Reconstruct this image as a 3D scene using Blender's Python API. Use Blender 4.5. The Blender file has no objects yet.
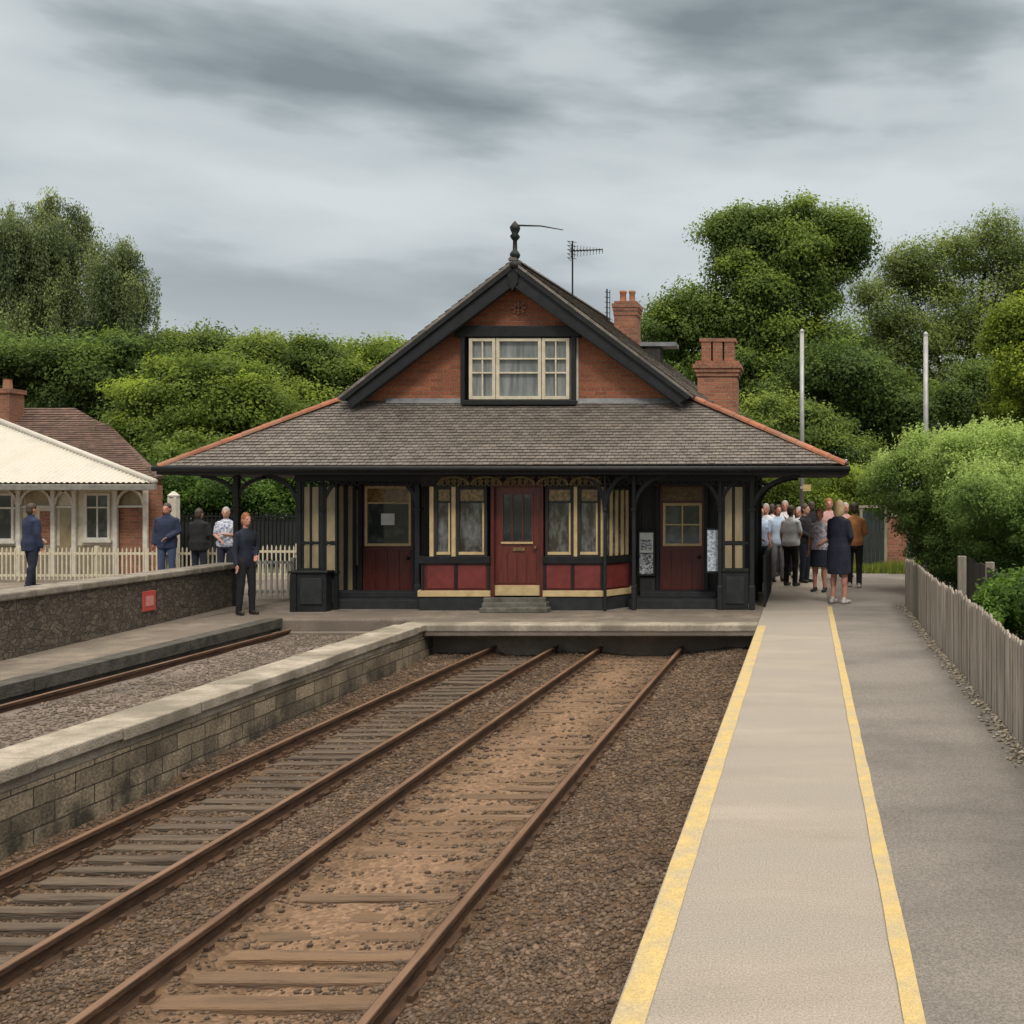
import bpy, math, random
import numpy as np
from mathutils import Vector, Matrix

random.seed(7)
rng = np.random.default_rng(7)
SC = bpy.context.scene
COL = SC.collection
F = 1024.0            # focal length in picture widths * 1024
VX, VY, CH = 806.0, 494.0, 1.9   # vanishing point of the tracks, camera height


def X(px, d): return (px - VX) / F * d
def H(py, d): return CH - (py - VY) / F * d
def P(px, py, d): return Vector((X(px, d), d, H(py, d)))
R = math.radians

# ------------------------------------------------------------------ materials
MATS = {}


def mat(name, c1, c2=None, scale=6.0, rough=0.8, bump=0.0, bscale=None, detail=6.0, tone=False, metal=0.0,
        stretch=(1, 1, 1), c3=None, s3=0.6, spec=0.5, lo=0.35, hi=0.65, grain=0, gs=160):
    """noise-mottled paint / fabric / metal / earth"""
    if name in MATS: return MATS[name]
    m = bpy.data.materials.new(name); m.use_nodes = True
    n = m.node_tree.nodes; l = m.node_tree.links
    b = n['Principled BSDF']; b.inputs['Roughness'].default_value = rough; b.inputs['Metallic'].default_value = metal
    b.inputs['Specular IOR Level'].default_value = spec
    tc = n.new('ShaderNodeTexCoord'); mp = n.new('ShaderNodeMapping'); mp.inputs['Scale'].default_value = stretch
    l.new(tc.outputs['Object'], mp.inputs['Vector'])
    nz = n.new('ShaderNodeTexNoise'); nz.inputs['Scale'].default_value = scale; nz.inputs['Detail'].default_value = detail
    nz.inputs['Roughness'].default_value = 0.65
    l.new(mp.outputs[0], nz.inputs['Vector'])
    rp = n.new('ShaderNodeValToRGB')
    c2 = c2 or tuple(x * 0.7 for x in c1)
    rp.color_ramp.elements[0].position = lo; rp.color_ramp.elements[0].color = (*c2, 1)
    rp.color_ramp.elements[1].position = hi; rp.color_ramp.elements[1].color = (*c1, 1)
    l.new(nz.outputs['Fac'], rp.inputs['Fac'])
    out = rp.outputs['Color']
    if c3:
        n3 = n.new('ShaderNodeTexNoise'); n3.inputs['Scale'].default_value = s3; n3.inputs['Detail'].default_value = 5
        l.new(mp.outputs[0], n3.inputs['Vector'])
        r3 = n.new('ShaderNodeValToRGB'); r3.color_ramp.elements[0].position = 0.42; r3.color_ramp.elements[1].position = 0.62
        l.new(n3.outputs['Fac'], r3.inputs['Fac'])
        mx = n.new('ShaderNodeMix'); mx.data_type = 'RGBA'
        l.new(r3.outputs['Color'], mx.inputs['Factor']); l.new(out, mx.inputs['A']); mx.inputs['B'].default_value = (*c3, 1)
        out = mx.outputs['Result']
    if grain:
        ng = n.new('ShaderNodeTexNoise'); ng.inputs['Scale'].default_value = gs; ng.inputs['Detail'].default_value = 3; ng.inputs['Roughness'].default_value = 0.7
        l.new(tc.outputs['Object'], ng.inputs['Vector'])
        gr = n.new('ShaderNodeMapRange'); gr.inputs['From Min'].default_value = 0.32; gr.inputs['From Max'].default_value = 0.68; gr.inputs['To Min'].default_value = 1 - grain; gr.inputs['To Max'].default_value = 1 + grain
        l.new(ng.outputs['Fac'], gr.inputs['Value'])
        mg = n.new('ShaderNodeMix'); mg.data_type = 'RGBA'; mg.blend_type = 'MULTIPLY'; mg.inputs['Factor'].default_value = 1
        l.new(out, mg.inputs['A']); l.new(gr.outputs[0], mg.inputs['B']); out = mg.outputs['Result']
    if tone:
        at = n.new('ShaderNodeAttribute'); at.attribute_name = 'tone'
        mu = n.new('ShaderNodeMix'); mu.data_type = 'RGBA'; mu.blend_type = 'MULTIPLY'; mu.inputs['Factor'].default_value = 1
        l.new(out, mu.inputs['A']); l.new(at.outputs['Color'], mu.inputs['B']); out = mu.outputs['Result']
    l.new(out, b.inputs['Base Color'])
    if bump:
        nb = n.new('ShaderNodeTexNoise'); nb.inputs['Scale'].default_value = bscale or scale * 4; nb.inputs['Detail'].default_value = 6
        l.new(mp.outputs[0], nb.inputs['Vector'])
        bp = n.new('ShaderNodeBump'); bp.inputs['Strength'].default_value = bump; bp.inputs['Distance'].default_value = 0.02
        l.new(nb.outputs['Fac'], bp.inputs['Height']); l.new(bp.outputs[0], b.inputs['Normal'])
    MATS[name] = m
    return m


def brickmat(name, cols, mortar, bw, bh, ms, rough=0.85, bump=0.6, stain_shade=(0.05, 0.05, 0.045), stain_amt=0.6, zstain=None, smooth=0.1, dist=0.006):
    """bricks / ashlar in u = x + y, v = z"""
    m = bpy.data.materials.new(name); m.use_nodes = True
    n = m.node_tree.nodes; l = m.node_tree.links
    b = n['Principled BSDF']; b.inputs['Roughness'].default_value = rough
    tc = n.new('ShaderNodeTexCoord'); sp = n.new('ShaderNodeSeparateXYZ'); l.new(tc.outputs['Object'], sp.inputs[0])
    ad = n.new('ShaderNodeMath'); ad.operation = 'ADD'; l.new(sp.outputs['X'], ad.inputs[0]); l.new(sp.outputs['Y'], ad.inputs[1])
    cb = n.new('ShaderNodeCombineXYZ'); l.new(ad.outputs[0], cb.inputs['X']); l.new(sp.outputs['Z'], cb.inputs['Y'])
    nw = n.new('ShaderNodeTexNoise'); nw.inputs['Scale'].default_value = 3; l.new(tc.outputs['Object'], nw.inputs['Vector'])
    wv = n.new('ShaderNodeVectorMath'); wv.operation = 'MULTIPLY_ADD'
    l.new(nw.outputs['Color'], wv.inputs[0]); wv.inputs[1].default_value = (dist * 3, dist * 3, 0); l.new(cb.outputs[0], wv.inputs[2])
    br = n.new('ShaderNodeTexBrick'); br.inputs['Scale'].default_value = 1
    br.inputs['Brick Width'].default_value = bw; br.inputs['Row Height'].default_value = bh; br.inputs['Mortar Size'].default_value = ms
    br.inputs['Mortar Smooth'].default_value = smooth; br.inputs['Color1'].default_value = (*cols[0], 1); br.inputs['Color2'].default_value = (*cols[1], 1)
    br.inputs['Mortar'].default_value = (*mortar, 1); br.inputs['Bias'].default_value = 0
    l.new(wv.outputs[0], br.inputs['Vector'])
    nz = n.new('ShaderNodeTexNoise'); nz.inputs['Scale'].default_value = 2.2; nz.inputs['Detail'].default_value = 8; nz.inputs['Roughness'].default_value = 0.7
    l.new(tc.outputs['Object'], nz.inputs['Vector'])
    rp = n.new('ShaderNodeValToRGB'); rp.color_ramp.elements[0].position = 0.45; rp.color_ramp.elements[1].position = 0.72
    rp.color_ramp.elements[1].color = (stain_amt,) * 3 + (1,)
    l.new(nz.outputs['Fac'], rp.inputs['Fac'])
    fac = rp.outputs['Color']
    if zstain:
        mr = n.new('ShaderNodeMapRange'); mr.inputs['From Min'].default_value = zstain[0]; mr.inputs['From Max'].default_value = zstain[1]
        mr.inputs['To Min'].default_value = zstain[2]; mr.inputs['To Max'].default_value = 0
        l.new(sp.outputs['Z'], mr.inputs['Value'])
        n4 = n.new('ShaderNodeTexNoise'); n4.inputs['Scale'].default_value = 4; n4.inputs['Detail'].default_value = 6
        mpp = n.new('ShaderNodeMapping'); mpp.inputs['Scale'].default_value = (1, 1, 0.25); l.new(tc.outputs['Object'], mpp.inputs[0]); l.new(mpp.outputs[0], n4.inputs['Vector'])
        m4 = n.new('ShaderNodeMath'); m4.operation = 'MULTIPLY'; l.new(mr.outputs[0], m4.inputs[0])
        r4 = n.new('ShaderNodeMapRange'); r4.inputs['From Min'].default_value = 0.35; r4.inputs['From Max'].default_value = 0.6; l.new(n4.outputs['Fac'], r4.inputs['Value'])
        l.new(r4.outputs[0], m4.inputs[1])
        a4 = n.new('ShaderNodeMath'); a4.operation = 'ADD'; a4.use_clamp = True; l.new(m4.outputs[0], a4.inputs[0]); l.new(fac, a4.inputs[1]); fac = a4.outputs[0]
    mx = n.new('ShaderNodeMix'); mx.data_type = 'RGBA'; l.new(fac, mx.inputs['Factor']); l.new(br.outputs['Color'], mx.inputs['A']); mx.inputs['B'].default_value = (*stain_shade, 1)
    n2 = n.new('ShaderNodeTexNoise'); n2.inputs['Scale'].default_value = 40; n2.inputs['Detail'].default_value = 5; l.new(tc.outputs['Object'], n2.inputs['Vector'])
    m2 = n.new('ShaderNodeMapRange'); m2.inputs['From Min'].default_value = 0.3; m2.inputs['From Max'].default_value = 0.7; m2.inputs['To Min'].default_value = 0.55; m2.inputs['To Max'].default_value = 1.3
    l.new(n2.outputs['Fac'], m2.inputs['Value'])
    mu = n.new('ShaderNodeMix'); mu.data_type = 'RGBA'; mu.blend_type = 'MULTIPLY'; mu.inputs['Factor'].default_value = 1
    l.new(mx.outputs['Result'], mu.inputs['A']); l.new(m2.outputs[0], mu.inputs['B'])
    l.new(mu.outputs['Result'], b.inputs['Base Color'])
    iv = n.new('ShaderNodeMath'); iv.operation = 'MULTIPLY_ADD'; l.new(br.outputs['Fac'], iv.inputs[0]); iv.inputs[1].default_value = -1.0
    sc = n.new('ShaderNodeMath'); sc.operation = 'MULTIPLY'; l.new(n2.outputs['Fac'], sc.inputs[0]); sc.inputs[1].default_value = 0.6
    l.new(sc.outputs[0], iv.inputs[2])
    bp = n.new('ShaderNodeBump'); bp.inputs['Strength'].default_value = bump; bp.inputs['Distance'].default_value = 0.012
    l.new(iv.outputs[0], bp.inputs['Height']); l.new(bp.outputs[0], b.inputs['Normal'])
    MATS[name] = m
    return m


def rubblemat(name):
    """dark random rubble: cells of stone with recessed joints, u = y, v = z"""
    m = bpy.data.materials.new(name); m.use_nodes = True
    n = m.node_tree.nodes; l = m.node_tree.links; b = n['Principled BSDF']; b.inputs['Roughness'].default_value = .92
    tc = n.new('ShaderNodeTexCoord'); mp = n.new('ShaderNodeMapping'); mp.inputs['Scale'].default_value = (8.5, 8.5, 14); l.new(tc.outputs['Object'], mp.inputs[0])
    nw = n.new('ShaderNodeTexNoise'); nw.inputs['Scale'].default_value = 6; l.new(tc.outputs['Object'], nw.inputs['Vector'])
    wv = n.new('ShaderNodeVectorMath'); wv.operation = 'MULTIPLY_ADD'; l.new(nw.outputs['Color'], wv.inputs[0]); wv.inputs[1].default_value = (.5, .5, .5); l.new(mp.outputs[0], wv.inputs[2])
    v1 = n.new('ShaderNodeTexVoronoi'); v1.inputs['Scale'].default_value = 1; v1.inputs['Randomness'].default_value = .85; l.new(wv.outputs[0], v1.inputs['Vector'])
    v2 = n.new('ShaderNodeTexVoronoi'); v2.feature = 'DISTANCE_TO_EDGE'; v2.inputs['Scale'].default_value = 1; v2.inputs['Randomness'].default_value = .85; l.new(wv.outputs[0], v2.inputs['Vector'])
    sp = n.new('ShaderNodeSeparateColor'); l.new(v1.outputs['Color'], sp.inputs[0])
    rp = n.new('ShaderNodeValToRGB'); e = rp.color_ramp.elements; e[0].color = (.075, .062, .048, 1); e[1].color = (.155, .128, .098, 1); l.new(sp.outputs[0], rp.inputs[0])
    ng = n.new('ShaderNodeTexNoise'); ng.inputs['Scale'].default_value = 30; ng.inputs['Detail'].default_value = 7; ng.inputs['Roughness'].default_value = .7; l.new(tc.outputs['Object'], ng.inputs['Vector'])
    mr = n.new('ShaderNodeMapRange'); mr.inputs['From Min'].default_value = .3; mr.inputs['From Max'].default_value = .7; mr.inputs['To Min'].default_value = .25; mr.inputs['To Max'].default_value = 1.6; l.new(ng.outputs['Fac'], mr.inputs['Value'])
    mu = n.new('ShaderNodeMix'); mu.data_type = 'RGBA'; mu.blend_type = 'MULTIPLY'; mu.inputs['Factor'].default_value = 1; l.new(rp.outputs[0], mu.inputs['A']); l.new(mr.outputs[0], mu.inputs['B'])
    ed = n.new('ShaderNodeMapRange'); ed.inputs['From Min'].default_value = .0; ed.inputs['From Max'].default_value = .06; l.new(v2.outputs['Distance'], ed.inputs['Value'])
    mx = n.new('ShaderNodeMix'); mx.data_type = 'RGBA'; l.new(ed.outputs[0], mx.inputs['Factor']); mx.inputs['A'].default_value = (.062, .051, .04, 1); l.new(mu.outputs['Result'], mx.inputs['B'])
    l.new(mx.outputs['Result'], b.inputs['Base Color'])
    ad = n.new('ShaderNodeMath'); ad.operation = 'MULTIPLY_ADD'; l.new(ng.outputs['Fac'], ad.inputs[0]); ad.inputs[1].default_value = .5; l.new(ed.outputs[0], ad.inputs[2])
    bp = n.new('ShaderNodeBump'); bp.inputs['Strength'].default_value = .9; bp.inputs['Distance'].default_value = .02; l.new(ad.outputs[0], bp.inputs['Height']); l.new(bp.outputs[0], b.inputs['Normal'])
    MATS[name] = m
    return m


def leafmat(name, c, trans=0.45, hue=(1.25, 1.1, 0.8)):
    m = bpy.data.materials.new(name); m.use_nodes = True
    n = m.node_tree.nodes; l = m.node_tree.links
    b = n['Principled BSDF']; b.inputs['Roughness'].default_value = 0.6; b.inputs['Specular IOR Level'].default_value = 0.25
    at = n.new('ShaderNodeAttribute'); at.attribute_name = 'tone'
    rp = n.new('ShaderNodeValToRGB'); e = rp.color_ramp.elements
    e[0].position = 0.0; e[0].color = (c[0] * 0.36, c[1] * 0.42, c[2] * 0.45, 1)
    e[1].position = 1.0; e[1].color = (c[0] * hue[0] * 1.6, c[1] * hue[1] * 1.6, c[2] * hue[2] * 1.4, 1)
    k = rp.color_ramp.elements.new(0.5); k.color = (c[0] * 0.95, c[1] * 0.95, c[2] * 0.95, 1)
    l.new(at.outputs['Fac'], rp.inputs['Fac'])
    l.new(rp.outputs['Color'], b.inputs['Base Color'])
    t = n.new('ShaderNodeBsdfTranslucent'); l.new(rp.outputs['Color'], t.inputs['Color'])
    mx = n.new('ShaderNodeMixShader'); mx.inputs[0].default_value = trans
    l.new(b.outputs[0], mx.inputs[1]); l.new(t.outputs[0], mx.inputs[2])
    l.new(mx.outputs[0], n['Material Output'].inputs['Surface'])
    return m


def glassmat(name, dark, pale, scale=3.0, lo=0.5, hi=0.7, rough=0.06, stretch=(1, 1, 1)):
    """window pane seen from a brighter outside: dark room, pale reflections and curtains painted in, glossy surface"""
    m = mat(name, pale, dark, scale=scale, rough=rough, lo=lo, hi=hi, stretch=stretch, spec=0.6)
    return m


# ------------------------------------------------------------------ mesh builder
class MB:
    def __init__(s): s.v = []; s.f = []; s.t = []

    def add(s, vs, fs, tone=1.0):
        k = len(s.v); s.v += [tuple(p) for p in vs]
        for f in fs: s.f.append([i + k for i in f]); s.t.append(tone)
        return s

    def box(s, x0, x1, y0, y1, z0, z1, tone=1.0):
        v = [(x0, y0, z0), (x1, y0, z0), (x1, y1, z0), (x0, y1, z0), (x0, y0, z1), (x1, y0, z1), (x1, y1, z1), (x0, y1, z1)]
        return s.add(v, [(0, 3, 2, 1), (4, 5, 6, 7), (0, 1, 5, 4), (1, 2, 6, 5), (2, 3, 7, 6), (3, 0, 4, 7)], tone)

    def bar(s, p, q, w, h, up=(0, 0, 1), tone=1.0):
        p, q = Vector(p), Vector(q); d = (q - p).normalized(); u = Vector(up)
        a = d.cross(u)
        if a.length < 1e-4: a = d.cross(Vector((0, 1, 0)))
        a.normalize(); b = a.cross(d).normalized(); a *= w / 2; b *= h / 2
        v = [p - a - b, p + a - b, p + a + b, p - a + b, q - a - b, q + a - b, q + a + b, q - a + b]
        return s.add(v, [(0, 1, 2, 3), (7, 6, 5, 4), (0, 4, 5, 1), (1, 5, 6, 2), (2, 6, 7, 3), (3, 7, 4, 0)], tone)

    def tube(s, pts, rs, n=8, tone=1.0):
        pts = [Vector(p) for p in pts]
        if not hasattr(rs, '__len__'): rs = [rs] * len(pts)
        k = len(s.v); ref = None
        for i, p in enumerate(pts):
            d = (pts[min(i + 1, len(pts) - 1)] - pts[max(i - 1, 0)]).normalized()
            if ref is None: ref = d.orthogonal().normalized()
            a = (ref - d * ref.dot(d))
            a = a.normalized() if a.length > 1e-5 else d.orthogonal().normalized()
            ref = a; b = d.cross(a)
            for j in range(n):
                t = 2 * math.pi * j / n
                s.v.append(tuple(p + (a * math.cos(t) + b * math.sin(t)) * rs[i]))
        for i in range(len(pts) - 1):
            for j in range(n):
                s.f.append([k + i * n + j, k + i * n + (j + 1) % n, k + (i + 1) * n + (j + 1) % n, k + (i + 1) * n + j]); s.t.append(tone)
        s.f.append([k + j for j in reversed(range(n))]); s.t.append(tone)
        s.f.append([k + (len(pts) - 1) * n + j for j in range(n)]); s.t.append(tone)
        return s

    def lathe(s, prof, c, n=12, tone=1.0):
        c = Vector(c)
        return s.tube_z([(r, z) for r, z in prof], c, n, tone)

    def tube_z(s, prof, c, n, tone):
        k = len(s.v)
        for r, z in prof:
            for j in range(n):
                t = 2 * math.pi * j / n
                s.v.append((c.x + r * math.cos(t), c.y + r * math.sin(t), c.z + z))
        for i in range(len(prof) - 1):
            for j in range(n):
                s.f.append([k + i * n + j, k + i * n + (j + 1) % n, k + (i + 1) * n + (j + 1) % n, k + (i + 1) * n + j]); s.t.append(tone)
        s.f.append([k + j for j in reversed(range(n))]); s.t.append(tone)
        s.f.append([k + (len(prof) - 1) * n + j for j in range(n)]); s.t.append(tone)
        return s

    def prism(s, poly, y0, y1, tone=1.0):
        """polygon in x,z extruded along y"""
        n = len(poly)
        v = [(x, y0, z) for x, z in poly] + [(x, y1, z) for x, z in poly]
        fs = [list(range(n)), list(reversed(range(n, 2 * n)))]
        fs += [(i, i + n, (i + 1) % n + n, (i + 1) % n) for i in range(n)]
        return s.add(v, fs, tone)

    def flat(s, pts, tone=1.0): return s.add(pts, [list(range(len(pts)))], tone)

    def build(s, name, m, parent=None, smooth=False, bevel=0.0, local=False):
        me = bpy.data.meshes.new(name)
        v = s.v
        if parent is not None and not local:
            o0 = ORG.get(parent.name, Vector((0, 0, 0)))
            v = [(a - o0.x, b - o0.y, c - o0.z) for a, b, c in v]
        me.from_pydata(v, [], s.f)
        at = me.attributes.new('tone', 'FLOAT', 'FACE'); at.data.foreach_set('value', s.t)
        me.materials.append(m)
        if smooth: me.polygons.foreach_set('use_smooth', [True] * len(me.polygons))
        me.update()
        o = bpy.data.objects.new(name, me); COL.objects.link(o)
        if parent is not None:
            o.parent = parent
            if not local: ORG[o.name] = ORG.get(parent.name, Vector((0, 0, 0)))
        if bevel:
            bv = o.modifiers.new('Bevel', 'BEVEL'); bv.width = bevel; bv.segments = 2; bv.limit_method = 'ANGLE'
        return o


ORG = {}


def tag(o, label=None, cat=None, group=None, kind=None):
    if label: o['label'] = label
    if cat: o['category'] = cat
    if group: o['group'] = group
    if kind: o['kind'] = kind
    return o


def thing(name, loc, label, cat, group=None, rz=0.0):
    o = bpy.data.objects.new(name, None); COL.objects.link(o)
    o.location = loc; o.rotation_euler = (0, 0, rz); o.empty_display_size = 0.2
    ORG[o.name] = Vector(loc)
    return tag(o, label, cat, group)


def npmesh(name, v, f, tone, m, parent=None, smooth=False, origin=None):
    """v (N,3), f (M,k) with constant k, tone per face"""
    me = bpy.data.meshes.new(name)
    v = np.asarray(v, dtype=np.float32)
    o0 = origin if origin is not None else (ORG.get(parent.name) if parent is not None else None)
    if o0 is not None: v = v - np.array(o0, dtype=np.float32)
    nf, k = f.shape
    me.vertices.add(len(v)); me.vertices.foreach_set('co', v.ravel())
    me.loops.add(nf * k); me.loops.foreach_set('vertex_index', f.astype(np.int32).ravel())
    me.polygons.add(nf); me.polygons.foreach_set('loop_start', np.arange(0, nf * k, k, dtype=np.int32))
    me.update(calc_edges=True)
    at = me.attributes.new('tone', 'FLOAT', 'FACE'); at.data.foreach_set('value', np.asarray(tone, dtype=np.float32))
    me.materials.append(m)
    if smooth: me.polygons.foreach_set('use_smooth', np.ones(nf, dtype=bool))
    o = bpy.data.objects.new(name, me); COL.objects.link(o)
    if parent is not None: o.parent = parent; ORG[o.name] = ORG.get(parent.name)
    elif origin is not None: o.location = origin
    return o


# ------------------------------------------------------------------ colours
M = dict(
    concrete=mat('concrete', (0.365, 0.323, 0.275), (0.29, 0.258, 0.222), scale=1.6, rough=0.9, bump=0.5, bscale=130, c3=(0.31, 0.28, 0.245), s3=0.9, stretch=(0.5, 1.6, 1), grain=.36, gs=110),
    coping=mat('coping', (0.44, 0.39, 0.32), (0.26, 0.225, 0.18), grain=.2, gs=70, scale=5, rough=0.9, bump=0.5, bscale=60, c3=(0.2, 0.175, 0.135), s3=1.6),
    asphalt=mat('asphalt', (0.205, 0.187, 0.168), (0.155, 0.142, 0.13), scale=2.2, rough=0.92, bump=0.8, bscale=150, c3=(0.245, 0.225, 0.2), s3=0.6, stretch=(0.6, 1.2, 1), grain=.42, gs=95),
    path=mat('path', (0.25, 0.21, 0.17), (0.13, 0.107, 0.085), scale=3, rough=0.95, bump=0.5, bscale=60, c3=(0.15, 0.125, 0.1), s3=0.8, grain=.3, gs=60),
    yellow=mat('yellow_paint', (0.57, 0.425, 0.175), (0.45, 0.34, 0.15), scale=14, rough=0.85, bump=0.4, bscale=130, c3=(0.43, 0.35, 0.21), s3=6.0, lo=.3, grain=.22, gs=110),
    earth=mat('earth', (0.12, 0.11, 0.055), (0.05, 0.06, 0.025), scale=2.5, rough=1.0, bump=0.6, bscale=30),
    dark=mat('dark_paint', (0.013, 0.0155, 0.017), (0.007, 0.008, 0.0085), scale=9, rough=0.55, bump=0.1, spec=0.35),
    slate_blue=mat('dark_blue_paint', (0.016, 0.019, 0.0215), (0.008, 0.0092, 0.010), scale=7, rough=0.5, bump=0.1, spec=0.4),
    plinth=mat('dark_plinth', (0.023, 0.027, 0.03), (0.011, 0.0125, 0.013), scale=5, rough=0.8, bump=0.2),
    timber=mat('dark_timber', (0.035, 0.03, 0.026), (0.012, 0.012, 0.012), scale=6, rough=0.7, bump=0.2, stretch=(3, 3, 0.4)),
    red=mat('red_paint', (0.2, 0.038, 0.034), (0.125, 0.026, 0.024), scale=5, rough=0.45, bump=0.05, spec=0.4),
    maroon=mat('maroon_paint', (0.115, 0.026, 0.018), (0.07, 0.016, 0.012), scale=6, rough=0.4, bump=0.1, stretch=(4, 4, 0.6), spec=0.4),
    cream=mat('cream_paint', (0.62, 0.47, 0.25), (0.45, 0.33, 0.17), scale=6, rough=0.6, bump=0.05),
    cream_dim=mat('cream_panel', (0.36, 0.29, 0.17), (0.2, 0.16, 0.09), scale=3, rough=0.5, stretch=(1, 1, 0.5)),
    ivory=mat('ivory_paint', (0.66, 0.6, 0.46), (0.5, 0.45, 0.34), scale=6, rough=0.6),
    amber=mat('amber_glass', (0.33, 0.21, 0.07), (0.09, 0.06, 0.025), scale=18, rough=0.2),
    gold=mat('fretwork_paint', (0.22, 0.145, 0.055), (0.07, 0.05, 0.022), scale=20, rough=0.6),
    glass=glassmat('window_glass', (0.03, 0.036, 0.036), (0.12, 0.135, 0.13), scale=2.5),
    glass_bay=glassmat('bay_glass', (0.045, 0.042, 0.034), (0.24, 0.26, 0.265), scale=6, lo=0.42, hi=0.78, rough=0.06, stretch=(1.5, 1.5, .6)),  # pale blotches are reflections painted into the panes
    curtain=glassmat('curtained_glass', (0.10, 0.115, 0.11), (0.3, 0.32, 0.31), scale=2.2, lo=0.35, hi=0.7, stretch=(5, 1, 0.5), rough=0.05),
    lead=mat('lead', (0.23, 0.24, 0.25), (0.14, 0.145, 0.15), scale=6, rough=0.5),
    slate=mat('slate_tile', (0.165, 0.142, 0.126), (0.105, 0.09, 0.08), scale=9, rough=0.6, bump=0.4, bscale=50, tone=True, c3=(0.155, 0.135, 0.115), s3=1.3),
    browntile=mat('brown_tile', (0.155, 0.092, 0.068), (0.08, 0.05, 0.04), scale=5, rough=0.85, bump=0.4, bscale=40, tone=True),
    terracotta=mat('terracotta', (0.42, 0.155, 0.075), (0.27, 0.095, 0.05), scale=6, rough=0.8, bump=0.2, tone=True, c3=(0.28, 0.14, 0.09), s3=3),
    steel=mat('galvanised_steel', (0.42, 0.43, 0.42), (0.32, 0.33, 0.33), scale=8, rough=0.5, metal=0.3),
    rust=mat('rusty_rail', (0.105, 0.057, 0.032), (0.045, 0.027, 0.018), scale=14, rough=0.85, bump=0.4, bscale=60, stretch=(1, 0.3, 1), spec=0.3),
    railhead=mat('worn_rail_head', (0.215, 0.125, 0.072), (0.125, 0.066, 0.035), scale=10, rough=0.55, metal=0.15, stretch=(1, 0.15, 1)),
    brownsleeper=mat('earthy_sleeper_wood', (0.235, 0.15, 0.092), (0.11, 0.07, 0.043), scale=6, rough=0.95, bump=0.8, bscale=30, stretch=(0.3, 3, 3), tone=True, c3=(.17, .105, .06), s3=1.5),
    sleeper=mat('sleeper_wood', (0.145, 0.108, 0.077), (0.062, 0.045, 0.033), scale=6, rough=0.95, bump=0.8, bscale=30, stretch=(0.3, 3, 3), tone=True),
    stone=mat('ballast_stone', (0.165, 0.113, 0.076), (0.07, 0.048, 0.033), scale=5, rough=0.95, bump=0.4, bscale=60, tone=True),
    gravel=mat('gravel_stone', (0.21, 0.165, 0.13), (0.11, 0.085, 0.065), scale=5, rough=0.95, bump=0.4, bscale=60, tone=True),
    pale=mat('pale_litter', (0.5, 0.45, 0.36), (0.2, 0.16, 0.11), scale=9, rough=0.95, tone=True),
    paling=mat('weathered_paling', (0.37, 0.325, 0.27), (0.21, 0.184, 0.153), scale=4, rough=0.9, bump=0.5, bscale=40, stretch=(2, 2, 0.35), tone=True),
    bark=mat('bark', (0.07, 0.055, 0.04), (0.03, 0.025, 0.02), scale=8, rough=0.95, bump=0.8, stretch=(2, 2, 0.4)),
    whiteroof=mat('pale_metal_roof', (0.6, 0.575, 0.515), (0.48, 0.455, 0.4), scale=1.5, rough=0.55, c3=(0.5, 0.47, 0.4), s3=1.5),
    white=mat('white_paint', (0.66, 0.63, 0.56), (0.5, 0.47, 0.41), scale=7, rough=0.7),
    paper=mat('white_paper', (0.72, 0.72, 0.7), (0.6, 0.6, 0.58), scale=9, rough=0.8),
    printed=mat('printed_sheet', (0.6, 0.62, 0.64), (0.06, 0.07, 0.08), scale=38, rough=0.5, lo=0.46, hi=0.54),
    bluesheet=mat('blue_printed_sheet', (0.62, 0.66, 0.72), (0.2, 0.27, 0.36), scale=22, rough=0.5, lo=0.42, hi=0.56),
    redsign=mat('red_enamel', (0.5, 0.09, 0.075), (0.42, 0.07, 0.06), scale=20, rough=0.5),
    pinkmark=mat('faded_pink_mark', (0.62, 0.3, 0.26), (0.5, 0.18, 0.16), scale=25, rough=0.6),
    greenmetal=mat('dark_green_panel', (0.035, 0.05, 0.048), (0.02, 0.028, 0.028), scale=5, rough=0.5),
    stonewall=rubblemat('quarry_wall'),
    ashlar=brickmat('mossy_ashlar', ((0.40, 0.325, 0.225), (0.17, 0.137, 0.095)), (0.05, 0.039, 0.027), 0.42, 0.15, 0.006, bump=1.0, stain_shade=(0.05, 0.043, 0.03), stain_amt=0.85, zstain=(-.05, 0.5, 0.95), dist=0.008),
    brick=brickmat('red_brick', ((0.40, 0.135, 0.062), (0.26, 0.082, 0.042)), (0.26, 0.165, 0.11), 0.225, 0.075, 0.008, bump=0.6, stain_shade=(0.12, 0.05, 0.03), stain_amt=0.5, dist=0.004),
    oldbrick=brickmat('old_red_brick', ((0.40, 0.155, 0.088), (0.26, 0.095, 0.057)), (0.28, 0.2, 0.14), 0.225, 0.075, 0.009, bump=0.7, stain_shade=(0.1, 0.06, 0.045), stain_amt=0.6, dist=0.004),
)

# ------------------------------------------------------------------ camera, sky, sun
cam = bpy.data.cameras.new('camera'); co = bpy.data.objects.new('camera', cam); COL.objects.link(co)
co.location = (0, 0, CH); co.rotation_euler = (R(90), 0, 0)
cam.sensor_width = 36; cam.lens = 36.0; cam.shift_x = -(VX - 512) / 1024; cam.shift_y = -(512 - VY) / 1024
cam.clip_start = 0.1; cam.clip_end = 4000
SC.camera = co
SC.view_settings.view_transform = 'Standard'; SC.view_settings.look = 'None'; SC.view_settings.exposure = 0; SC.view_settings.gamma = 1

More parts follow.
